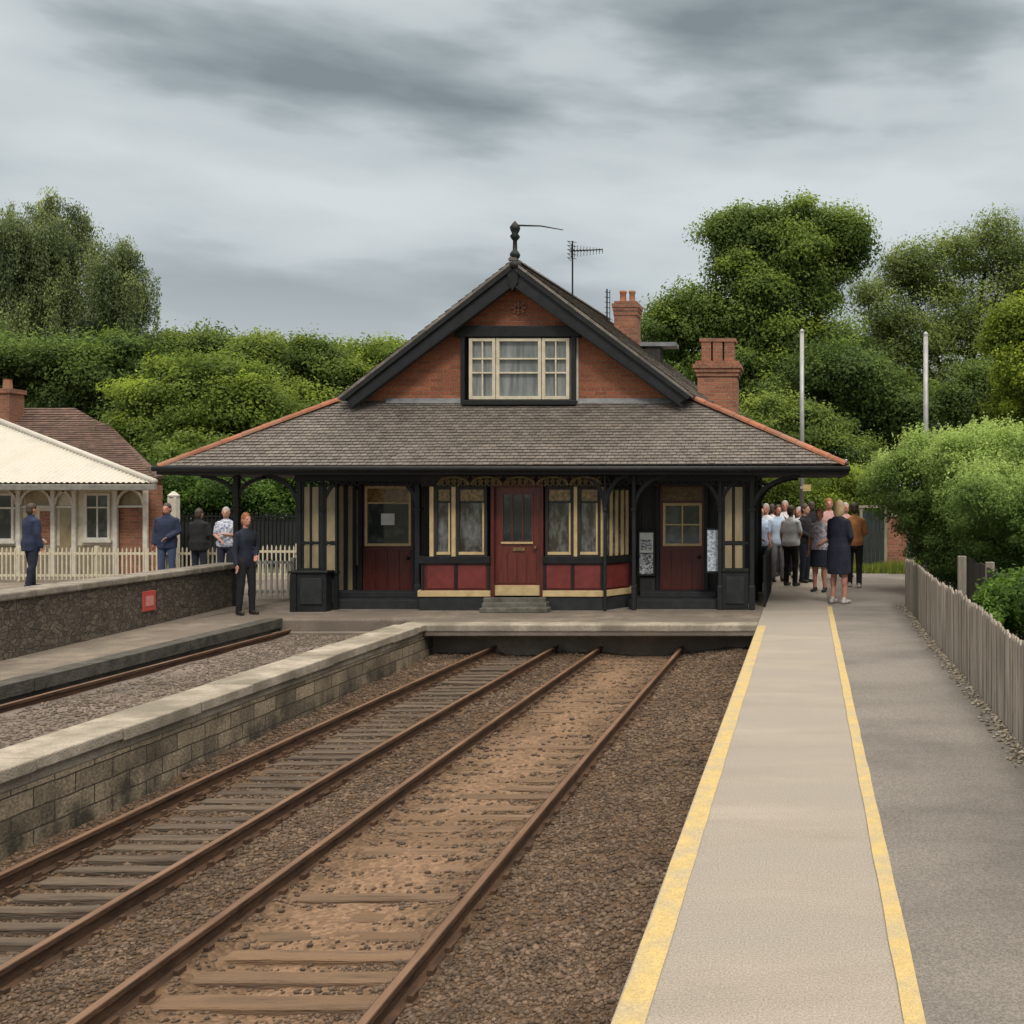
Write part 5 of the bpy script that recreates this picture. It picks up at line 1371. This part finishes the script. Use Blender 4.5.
tree('lime_tree', (X(205, d), d, 0), [lb(205, 402, d, 62, 38), lb(160, 430, d, 40, 40), lb(250, 420, d, 48, 42), lb(200, 372, d, 38, 16), lb(225, 460, d, 80, 45), lb(150, 470, d, 40, 50)], G['lime'],
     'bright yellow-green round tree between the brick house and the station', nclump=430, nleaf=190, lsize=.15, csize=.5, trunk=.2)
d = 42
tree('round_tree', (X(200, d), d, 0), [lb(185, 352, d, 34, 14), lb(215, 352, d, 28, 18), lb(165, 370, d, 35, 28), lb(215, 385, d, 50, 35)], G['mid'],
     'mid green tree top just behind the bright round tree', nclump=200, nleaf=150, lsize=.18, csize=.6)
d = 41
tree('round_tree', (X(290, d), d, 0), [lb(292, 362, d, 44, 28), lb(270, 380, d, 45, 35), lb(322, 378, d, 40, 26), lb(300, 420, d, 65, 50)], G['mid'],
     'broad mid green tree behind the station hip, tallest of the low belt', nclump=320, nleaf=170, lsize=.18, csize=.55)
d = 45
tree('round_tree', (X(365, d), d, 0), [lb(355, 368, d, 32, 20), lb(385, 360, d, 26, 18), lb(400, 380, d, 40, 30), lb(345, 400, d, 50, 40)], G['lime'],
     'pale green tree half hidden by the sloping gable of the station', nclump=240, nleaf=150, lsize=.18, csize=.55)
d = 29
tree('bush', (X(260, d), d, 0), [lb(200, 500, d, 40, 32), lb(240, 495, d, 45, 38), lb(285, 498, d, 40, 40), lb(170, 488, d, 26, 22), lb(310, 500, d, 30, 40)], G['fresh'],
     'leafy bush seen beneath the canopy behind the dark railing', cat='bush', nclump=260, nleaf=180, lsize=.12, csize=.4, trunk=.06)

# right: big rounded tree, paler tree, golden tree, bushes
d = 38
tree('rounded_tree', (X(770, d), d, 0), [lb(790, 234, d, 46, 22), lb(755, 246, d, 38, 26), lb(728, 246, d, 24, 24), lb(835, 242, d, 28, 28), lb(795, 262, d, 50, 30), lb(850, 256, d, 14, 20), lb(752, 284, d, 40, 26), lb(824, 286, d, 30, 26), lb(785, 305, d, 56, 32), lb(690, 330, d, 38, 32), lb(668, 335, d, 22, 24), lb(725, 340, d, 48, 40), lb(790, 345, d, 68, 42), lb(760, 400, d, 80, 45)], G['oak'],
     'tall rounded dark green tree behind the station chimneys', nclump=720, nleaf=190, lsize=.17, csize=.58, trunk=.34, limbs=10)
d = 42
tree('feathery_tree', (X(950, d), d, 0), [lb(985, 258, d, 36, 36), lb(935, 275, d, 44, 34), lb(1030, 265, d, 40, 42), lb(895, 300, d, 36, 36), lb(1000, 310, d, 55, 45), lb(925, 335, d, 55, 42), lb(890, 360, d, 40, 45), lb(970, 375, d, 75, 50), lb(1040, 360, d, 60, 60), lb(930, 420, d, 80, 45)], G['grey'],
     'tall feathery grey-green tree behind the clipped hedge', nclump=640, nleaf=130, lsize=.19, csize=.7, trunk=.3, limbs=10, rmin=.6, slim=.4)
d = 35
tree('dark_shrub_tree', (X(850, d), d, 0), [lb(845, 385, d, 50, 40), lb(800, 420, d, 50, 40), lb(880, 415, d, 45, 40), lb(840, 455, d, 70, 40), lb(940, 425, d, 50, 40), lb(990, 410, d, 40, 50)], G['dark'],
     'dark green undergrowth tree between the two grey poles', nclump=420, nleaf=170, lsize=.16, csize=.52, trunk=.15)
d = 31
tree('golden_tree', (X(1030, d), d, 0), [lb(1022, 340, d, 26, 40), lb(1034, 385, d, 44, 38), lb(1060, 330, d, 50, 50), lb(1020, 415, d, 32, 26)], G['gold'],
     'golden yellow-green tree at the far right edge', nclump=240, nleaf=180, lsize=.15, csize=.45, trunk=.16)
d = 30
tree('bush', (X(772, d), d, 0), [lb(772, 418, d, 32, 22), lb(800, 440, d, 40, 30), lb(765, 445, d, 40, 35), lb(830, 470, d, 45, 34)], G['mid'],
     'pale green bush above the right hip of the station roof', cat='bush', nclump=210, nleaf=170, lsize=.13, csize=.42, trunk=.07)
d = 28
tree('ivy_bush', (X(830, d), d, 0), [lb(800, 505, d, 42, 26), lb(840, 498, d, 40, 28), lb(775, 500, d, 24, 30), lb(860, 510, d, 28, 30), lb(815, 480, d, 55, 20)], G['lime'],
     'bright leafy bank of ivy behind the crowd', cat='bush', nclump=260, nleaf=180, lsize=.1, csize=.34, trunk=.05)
# clipped hedge behind the fence
d = 19.5
s19 = d / F
hl = [(X(980, 18.9), 19.0, 1.95, 1.2, 1.2, 1.08), (X(935, 20), 20.0, 1.95, 1.0, 1.1, .95), (X(955, 19.5), 19.5, 1.95, 1.2, 1.3, 1.05), (X(915, 20.4), 20.6, 2.0, .9, .9, .75), (X(1005, 18.5), 18.5, 1.9, 1.2, 1.3, 1.15),
      (4.7, 17.5, 1.8, 1.3, 1.4, 1.25), (X(995, 17), 16.6, 1.5, .8, 1.2, .8), (5.0, 15.2, 1.4, 1.6, 1.6, 1.3), (X(955, 20), 20, .8, .75, 1.0, .7), (X(985, 19), 18.8, .8, 1.0, 1.0, .7), (X(1010, 17.5), 17.2, .75, .7, 1.1, .6), (3.2, 21.0, .8, .9, .9, .8), (4.6, 18.5, .8, 1.2, 1.5, .8)]
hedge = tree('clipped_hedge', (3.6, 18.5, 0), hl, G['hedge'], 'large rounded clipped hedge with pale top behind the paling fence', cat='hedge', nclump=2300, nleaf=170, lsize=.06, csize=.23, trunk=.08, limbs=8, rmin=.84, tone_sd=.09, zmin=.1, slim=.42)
d = 10.6
tree('low_shrub', (X(1022, d), d, 0), [(X(1016, d), d, .72, .33, .5, .36), (X(1060, d), d + .2, .72, .5, .6, .42), (X(1010, 11.6), 11.8, .62, .3, .5, .35)], G['fresh'],
     'small fresh green shrub poking over the near end of the paling fence', cat='shrub', nclump=150, nleaf=130, lsize=.055, csize=.14, trunk=.02, zmin=.1)
# dark belt far behind so that no bare horizon shows
for i, (px, d, wpx, py, lab) in enumerate(((-120, 60, 150, 380, 'far dark wood beyond the weeping tree'), (420, 60, 140, 400, 'far wood behind the station roof'), (640, 58, 110, 400, 'far wood between the gable and the rounded tree'), (1150, 60, 150, 360, 'far wood beyond the golden tree'))):
    tree('far_wood', (X(px, d), d, 0), [lb(px - wpx * .5, py + 20, d, wpx * .5, 60), lb(px + wpx * .5, py + 20, d, wpx * .5, 60), lb(px, py, d, wpx * .6, 50), lb(px, py + 70, d, wpx, 60)], G['dark'], lab, cat='wood', nclump=220, nleaf=110, lsize=.3, csize=1.1, trunk=.25)

# grass tufts at the end of the path
N = 5200
gxy = np.stack([rng.uniform(1.0, 3.2, N), rng.uniform(24.4, 26.8, N)], -1)
gC = np.concatenate([gxy, np.full((N, 1), .06)], 1)
hgt = rng.uniform(.08, .24, N) * (0.4 + vnoise(gxy[:, 0], gxy[:, 1], 1.4, 61))
a_ = rng.uniform(0, 2 * np.pi, N); ux = np.stack([np.cos(a_), np.sin(a_), np.zeros(N)], -1) * .012
tip = gC + np.stack([rng.normal(0, .04, N), rng.normal(0, .04, N), hgt], -1); base = gC - np.array([0, 0, .08])
V = np.stack([base - ux, base + ux, tip], 1).reshape(-1, 3)
tag(npmesh('grass', V, np.arange(N * 3).reshape(N, 3), rng.uniform(.2, 1, N), G['grass']), kind='stuff')

# ------------------------------------------------------------------ people
def cap(mb, p, q, r0, r1, n=12):
    p, q = Vector(p), Vector(q); d = (q - p); L = d.length; d.normalize()
    pts = []; rs = []
    for k in range(4):
        t = math.pi / 2 * k / 4; pts.append(p - d * r0 * math.cos(t)); rs.append(max(r0 * math.sin(t), r0 * .08))
    pts.append(p); rs.append(r0); pts.append(q); rs.append(r1)
    for k in range(1, 5):
        t = math.pi / 2 * k / 4; pts.append(q + d * r1 * math.sin(t)); rs.append(max(r1 * math.cos(t), r1 * .08))
    mb.tube(pts, rs, n)


def ell(mb, c, r, n=14, m_=9, rot=None):
    c = Vector(c); k = len(mb.v)
    vs = []
    for i in range(m_ + 1):
        t = math.pi * i / m_
        for j in range(n):
            a = 2 * math.pi * j / n
            st_ = max(math.sin(t), .02)
            q = Vector((r[0] * st_ * math.cos(a), r[1] * st_ * math.sin(a), r[2] * math.cos(t)))
            if rot is not None: q = rot @ q
            vs.append(c + q)
    fs = [(i * n + j, (i + 1) * n + j, (i + 1) * n + (j + 1) % n, i * n + (j + 1) % n) for i in range(m_) for j in range(n)]
    fs += [tuple(range(n)), tuple(reversed(range(m_ * n, m_ * n + n)))]
    mb.add(vs, fs)


def solid(mb, name, m, parent, vox, smooth=3, scale=1.0):
    """one continuous skin over the lumps in mb"""
    me = bpy.data.meshes.new('lump'); me.from_pydata([tuple(Vector(v) * scale) for v in mb.v], [], mb.f)
    o = bpy.data.objects.new('lump', me); COL.objects.link(o)
    r_ = o.modifiers.new('r', 'REMESH'); r_.mode = 'VOXEL'; r_.voxel_size = vox
    s_ = o.modifiers.new('s', 'SMOOTH'); s_.iterations = smooth; s_.factor = .5
    dg = bpy.context.evaluated_depsgraph_get()
    m2 = bpy.data.meshes.new_from_object(o.evaluated_get(dg)); m2.name = name
    bpy.data.objects.remove(o); bpy.data.meshes.remove(me)
    m2.materials.clear(); m2.materials.append(m); m2.polygons.foreach_set('use_smooth', [True] * len(m2.polygons))
    ob = bpy.data.objects.new(name, m2); COL.objects.link(ob); ob.parent = parent
    return ob


SKIN = mat('skin', (.5, .29, .21), (.42, .22, .155), scale=12, rough=.55)
SKINP = mat('flushed_skin', (.52, .25, .18), (.42, .18, .13), scale=12, rough=.55)
def cloth(name, c, c2=None, **k): return mat('cloth_' + name, c, c2, scale=k.get('scale', 7), rough=.9, bump=.25, bscale=40, lo=k.get('lo', .35), hi=k.get('hi', .65))
NAVY = cloth('navy', (.024, .036, .082), (.013, .02, .05)); NAVY2 = cloth('navy_dark', (.018, .024, .045), (.009, .012, .025)); BLACK = cloth('black', (.014, .014, .017), (.007, .007, .009))
DENIM = cloth('denim', (.055, .085, .16), (.03, .05, .11)); WHITE = cloth('white', (.74, .76, .8), (.56, .58, .63)); SKY = cloth('sky', (.5, .62, .78), (.36, .47, .64))
PRINT = cloth('print', (.66, .62, .64), (.25, .22, .32), scale=24, lo=.42, hi=.55); PRINT2 = cloth('blue_print', (.6, .62, .68), (.16, .2, .32), scale=20, lo=.42, hi=.55)
ORANGE = cloth('orange', (.5, .23, .085), (.36, .14, .055)); GREYC = cloth('grey', (.2, .2, .21), (.12, .12, .13)); PINK = cloth('pink', (.6, .38, .36), (.45, .25, .25))
BLOND = mat('blond_hair', (.55, .42, .24), (.34, .24, .12), scale=25, rough=.6, stretch=(3, 3, .6)); BROWN = mat('brown_hair', (.07, .045, .028), (.03, .02, .014), scale=25, rough=.6)
GINGER = mat('ginger_hair', (.34, .13, .045), (.2, .07, .025), scale=25, rough=.6); GREYH = mat('grey_hair', (.38, .36, .34), (.24, .23, .22), scale=25, rough=.6)
SHOE = mat('dark_shoe', (.03, .027, .025), (.015, .013, .012), scale=8, rough=.5); SHOEW = mat('pale_shoe', (.6, .58, .56), (.25, .22, .22), scale=18, rough=.6)
EYE = mat('eye_dark', (.03, .025, .02), (.02, .015, .012), scale=5, rough=.2)

ARMS = dict(   # elbow, wrist (right side, x mirrored), forward is -y
    down=((.232, .02, 1.1), (.235, -.05, .86)), front=((.235, -.01, 1.12), (.08, -.19, 1.0)), hips=((.33, .06, 1.16), (.18, -.04, 1.0)), up=((.22, -.1, 1.15), (.11, -.23, 1.38)), back=((.25, .08, 1.13), (.06, .15, .95)), fold=((.215, -.05, 1.1), (-.0, -.18, 1.13)))


def person(px, d, ht, face, label, top, legs, hair, skin=SKIN, arms=('down', 'down'), dress=None, bare_legs=False, sleeves='long', shoes=SHOE, long_hair=False, female=False, hat=None, stride=0.0, lean=0.0, group=None, wide=1.0, z=0.0, eyes=True, jacket=False):
    S = ht / 1.72
    t = thing('person', (X(px, d), d, z), label, 'person', group, rz=R(face))
    shw = .158 if female else .178
    mb = MB()
    hp = .088
    lf = {}
    for s_ in (-1, 1):
        f_ = stride * s_
        hip = (s_ * hp, 0, .9); kn = (s_ * (hp + .012), -f_ * .45 - .015, .49); an = (s_ * (hp + .02), -f_ + .02, .085)
        lf[s_] = (hip, kn, an)
    sh = lambda s_: (s_ * (shw - .006), 0, 1.355)
    af = {}
    for s_, a_ in zip((-1, 1), arms):
        el_, wr = ARMS[a_]; k_ = .92 if female else 1.0
        af[s_] = (sh(s_), (s_ * el_[0] * k_, el_[1], el_[2]), (s_ * wr[0] * k_, wr[1], wr[2]))
    def legs_(mb, inf, zend=None):
        for s_ in (-1, 1):
            hip, kn, an = map(Vector, lf[s_])
            cap(mb, hip, kn, .083 + inf, .056 + inf); e_ = an if zend is None else kn.lerp(an, zend)
            cap(mb, kn, e_, .054 + inf, (.038 if zend is None else .046) + inf * 1.2)
            if zend is None: ell(mb, kn.lerp(an, .3) + Vector((0, .018, 0)), (.05 + inf, .052 + inf, .11))
    def loft(mb, prof, inf, n=20):
        k = len(mb.v)
        for z_, rx, ry, yo in prof:
            for j in range(n):
                a = 2 * math.pi * j / n; ca, sa = math.cos(a), math.sin(a)
                e_ = 2 / 2.4
                mb.v.append(((rx + inf) * math.copysign(abs(ca) ** e_, ca), yo + (ry + inf) * math.copysign(abs(sa) ** e_, sa), z_))
        L_ = len(prof)
        for i in range(L_ - 1):
            for j in range(n): mb.f.append([k + i * n + j, k + i * n + (j + 1) % n, k + (i + 1) * n + (j + 1) % n, k + (i + 1) * n + j]); mb.t.append(1)
        mb.f.append([k + j for j in reversed(range(n))]); mb.t.append(1); mb.f.append([k + (L_ - 1) * n + j for j in range(n)]); mb.t.append(1)
    def torso_(mb, inf, zlow=.86):
        w_ = wide; f_ = .93 if female else 1.0; ws = .84 if female else .96
        loft(mb, [(.83, .13 * w_, .10 * w_, .01), (.88, .158 * w_, .118 * w_, .012), (.95, .165 * w_, .122 * w_, .01), (1.03, .153 * w_ * ws, .112 * w_, 0), (1.1, .147 * w_ * ws, .107 * w_, -.004), (1.18, .155 * f_ * (w_ + 1) / 2, .112 * w_, -.006),
                  (1.27, .164 * f_, .115, -.004), (1.34, .165 * f_, .102, .002), (1.385, .148 * f_, .085, .008), (1.425, .10 * f_, .068, .012), (1.455, .062, .056, .014)], inf)
        for s_ in (-1, 1): ell(mb, (s_ * (shw - .016), .004, 1.36), (.05 + inf, .056 + inf, .05 + inf * .5))
        if female: ell(mb, (-.07, -.075, 1.25), (.062 + inf, .05 + inf, .062)); ell(mb, (.07, -.075, 1.25), (.062 + inf, .05 + inf, .062))
    def arms_(mb, inf, part=1.0):
        for s_ in (-1, 1):
            a, b_, c = map(Vector, af[s_])
            if part <= .5: cap(mb, a, a.lerp(b_, part * 1.5), .048 + inf, .043 + inf)
            else: cap(mb, a, b_, .046 + inf, .039 + inf); cap(mb, b_, b_.lerp(c, .96), .039 + inf, .03 + inf)
    legs_(mb, 0); torso_(mb, 0); arms_(mb, 0)
    cap(mb, (0, .012, 1.42), (0, .0, 1.53), .055, .05)
    HC = Vector((0, -.012, 1.605))
    ell(mb, HC, (.074, .094, .112)); ell(mb, HC + Vector((0, -.028, -.055)), (.056, .058, .058))
    cap(mb, HC + Vector((0, -.094, .012)), HC + Vector((0, -.108, -.022)), .011, .015)
    cap(mb, HC + Vector((-.022, -.086, -.058)), HC + Vector((.022, -.086, -.058)), .009, .009)
    for s_ in (-1, 1):
        ell(mb, HC + Vector((s_ * .076, .008, -.005)), (.01, .022, .032))
        cap(mb, HC + Vector((s_ * .015, -.087, .028)), HC + Vector((s_ * .045, -.076, .028)), .007, .006)
        # hand: palm, four fingers and a thumb
        a, b_, c = map(Vector, af[s_]); dr = (c - b_).normalized(); sd = dr.orthogonal().normalized() if abs(dr.z) < .9 else Vector((0, 1, 0))
        sd = (Vector((0, 1, 0)) - dr * dr.y).normalized(); nn = dr.cross(sd)
        pc = c + dr * .045
        for o_ in (-.02, 0, .02): cap(mb, c + sd * o_ * .6, c + dr * .075 + sd * o_, .017, .016, 8)
        for k in range(4):
            o_ = (k - 1.5) * .0205; ln = (.058, .068, .072, .06)[k]
            b0 = c + dr * .08 + sd * o_; b1 = b0 + dr * ln * .55 + nn * .006 * s_; b2 = b1 + dr * ln * .45 + nn * .018 * s_
            cap(mb, b0, b1, .009, .008, 6); cap(mb, b1, b2, .008, .007, 6)
        t0 = c + dr * .03 - sd * .028; cap(mb, t0, t0 - sd * .026 + dr * .028, .011, .010, 6); cap(mb, t0 - sd * .026 + dr * .028, t0 - sd * .03 + dr * .055, .0095, .008, 6)
        hip, kn, an = map(Vector, lf[s_])
        cap(mb, an + Vector((0, .03, -.045)), an + Vector((s_ * .012, -.13, -.055)), .034, .028)
    solid(mb, 'body', skin, t, .0085 * S, 3, S)
    # clothing
    if dress is not None:
        mb = MB(); torso_(mb, .022)
        loft(mb, [(dress, .178 * wide, .14 * wide, .0), (dress + .1, .182 * wide, .145 * wide, .0), (.75, .18 * wide, .142 * wide, .005), (.9, .175 * wide, .135 * wide, .01), (1.02, .155 * wide, .12 * wide, .0), (1.15, .14, .11, 0)], .012)
        arms_(mb, .018, .5 if sleeves == 'short' else 1.0)
        solid(mb, 'dress', top, t, .014 * S, 4, S)
    else:
        mb = MB(); inf = .03 if jacket else .018
        torso_(mb, inf); arms_(mb, inf * .75, .5 if sleeves == 'short' else 1.0)
        if jacket: loft(mb, [(.76, .178 * wide, .138 * wide, .008), (.85, .182 * wide, .14 * wide, .01), (.95, .178 * wide, .136 * wide, .01), (1.1, .165 * wide, .125 * wide, 0)], .006); cap(mb, (0, .02, 1.43), (0, .012, 1.475), .068, .066)
        else: cap(mb, (0, .015, 1.42), (0, .012, 1.445), .062, .06)
        solid(mb, 'jacket' if jacket else 'shirt', top, t, .014 * S, 4, S)
        mb = MB()
        if bare_legs:
            loft(mb, [(.52, .2, .155, 0), (.7, .19, .148, .004), (.85, .178, .138, .01), (.97, .168, .126, .008), (1.04, .15, .115, 0)], .008)
            solid(mb, 'skirt', legs, t, .014 * S, 3, S)
        else:
            loft(mb, [(.8, .15 * wide, .11 * wide, .01), (.88, .166 * wide, .125 * wide, .012), (.97, .168 * wide, .126 * wide, .01), (1.02, .158 * wide, .118 * wide, .0)], .004); legs_(mb, .016); solid(mb, 'trousers', legs, t, .013 * S, 3, S)
    for s_ in (-1, 1):
        an = Vector(lf[s_][2]); mb = MB()
        cap(mb, an + Vector((0, .035, -.04)), an + Vector((s_ * .012, -.145, -.052)), .043, .037); mb.v = [(x, y, max(z, .004)) for x, y, z in mb.v]
        ell(mb, an + Vector((0, .01, -.005)), (.045, .055, .05)); solid(mb, 'shoe', shoes, t, .011 * S, 2, S)
    mb = MB()
    ell(mb, HC + Vector((0, .016, .03)), (.084, .098, .104)); ell(mb, HC + Vector((0, .045, -.02)), (.078, .07, .09))
    if long_hair:
        ell(mb, HC + Vector((0, .05, -.07)), (.085, .06, .12)); ell(mb, HC + Vector((-.07, .012, -.04)), (.026, .05, .1)); ell(mb, HC + Vector((.07, .012, -.04)), (.026, .05, .1))
    solid(mb, 'hair', hair, t, .011 * S, 2, S)
    if hat is not None:
        mb = MB(); ell(mb, HC + Vector((0, .01, .075)), (.094, .108, .06)); cap(mb, HC + Vector((-.03, -.1, .06)), HC + Vector((.03, -.1, .06)), .03, .03); solid(mb, 'cap', hat, t, .011 * S, 2, S)
    for s_ in (-1, 1):
        mb = MB(); ell(mb, (HC + Vector((s_ * .031, -.083, .01))) * S, (.008 * S, .006 * S, .006 * S), 8, 6); mb.build('eye', EYE, t, smooth=True, local=True)
    return t


GL = 'visitors standing on the far terrace'; GR_ = 'crowd at the end of the right platform'
person(31.5, 20.6, 1.70, 155, 'person in navy jacket and trousers standing alone before the ivory picket fence', NAVY, NAVY2, BROWN, arms=('down', 'front'), jacket=True, stride=.1, group=GL)
person(167, 21.6, 1.70, 10, 'person in bright navy coat and faded jeans beside the white gate post', NAVY, DENIM, BROWN, SKINP, arms=('down', 'front'), jacket=True, group=GL)
person(199, 21.8, 1.58, 175, 'person in black jacket seen from behind between the navy coat and the printed blouse', BLACK, NAVY2, BROWN, arms=('front', 'front'), jacket=True, wide=1.12, group=GL)
person(226, 21.4, 1.62, 20, 'person in pale blue and white printed blouse behind the end of the parapet wall', PRINT2, NAVY2, GREYH, arms=('front', 'fold'), female=True, sleeves='short', wide=1.1, group=GL)
slim = person(246, 16.1, 1.60, 62, 'person all in black with reddish face standing at the end of the parapet wall', NAVY2, BLACK, GINGER, SKINP, arms=('down', 'front'), stride=.05, wide=.78, group=GL)
slim.scale = (.84, .86, 1.0)
person(839, 17.7, 1.79, 150, 'person with blond bob in navy dress at the end of the yellow line', NAVY2, None, BLOND, SKINP, arms=('front', 'fold'), dress=.5, sleeves='long', shoes=SHOEW, long_hair=True, female=True, wide=1.05, group=GR_)
person(854.5, 20.8, 1.72, 170, 'person in orange top, black trousers and pale trainers behind the navy dress', ORANGE, BLACK, BROWN, arms=('front', 'hips'), shoes=SHOEW, stride=.1, wide=1.1, group=GR_)
person(819.5, 19.9, 1.62, -20, 'person in pale printed blouse and short dark skirt left of the navy dress', PRINT, NAVY2, GINGER, SKINP, arms=('down', 'front'), bare_legs=True, sleeves='short', female=True, wide=1.1, group=GR_)
person(829, 22.6, 1.80, 5, 'tall ginger-haired person in pink top standing behind the blond one', PINK, NAVY, GINGER, SKINP, arms=('fold', 'fold'), sleeves='short', group=GR_)
person(791, 21.2, 1.66, 150, 'person in white shirt and black trousers in the middle of the crowd', WHITE, BLACK, BROWN, arms=('front', 'down'), sleeves='short', wide=1.15, group=GR_)
person(778, 22.2, 1.66, 20, 'person in light blue shirt and grey trousers beside the white shirt', SKY, GREYC, BROWN, SKINP, arms=('down', 'up'), sleeves='short', group=GR_)
person(766, 22.8, 1.68, -15, 'person in white shirt with blue trousers nearest the station corner', WHITE, DENIM, GREYH, SKINP, arms=('front', 'front'), sleeves='short', wide=1.1, group=GR_)
person(805, 22.0, 1.68, 60, 'person in black top and dark trousers below the grey pole', BLACK, NAVY2, BROWN, arms=('front', 'down'), wide=1.1, group=GR_)
person(785, 24.0, 1.74, 0, 'person in white top at the back between the white and blue shirts', WHITE, BLACK, GREYH, SKINP, arms=('fold', 'fold'), group=GR_)
person(811.5, 24.2, 1.72, 200, 'person in black coat at the back of the crowd left of the printed blouse', BLACK, BLACK, BROWN, arms=('down', 'down'), jacket=True, group=GR_)
for px, d, ht, fc, lab, tp, lg, hr_, fem in (
        (760.5, 21.6, 1.64, 30, 'person in pale blue blouse half hidden by the station corner barrier', SKY, NAVY2, BROWN, True),
        (772, 23.6, 1.66, 170, 'person in white blouse seen between two blue tops at the back of the crowd', WHITE, BLACK, BROWN, True),
        (799, 23.2, 1.6, -25, 'grey-haired person in white top close beside the grey pole', WHITE, BLACK, GREYH, True),
        (845.5, 23.4, 1.7, 20, 'person in pink top glimpsed between the blond one and the orange top', PINK, DENIM, GREYH, True)):
    person(px, d, ht, fc, lab, tp, lg, hr_, SKINP, arms=('front', 'down'), sleeves='short', female=fem, wide=1.05, group=GR_)
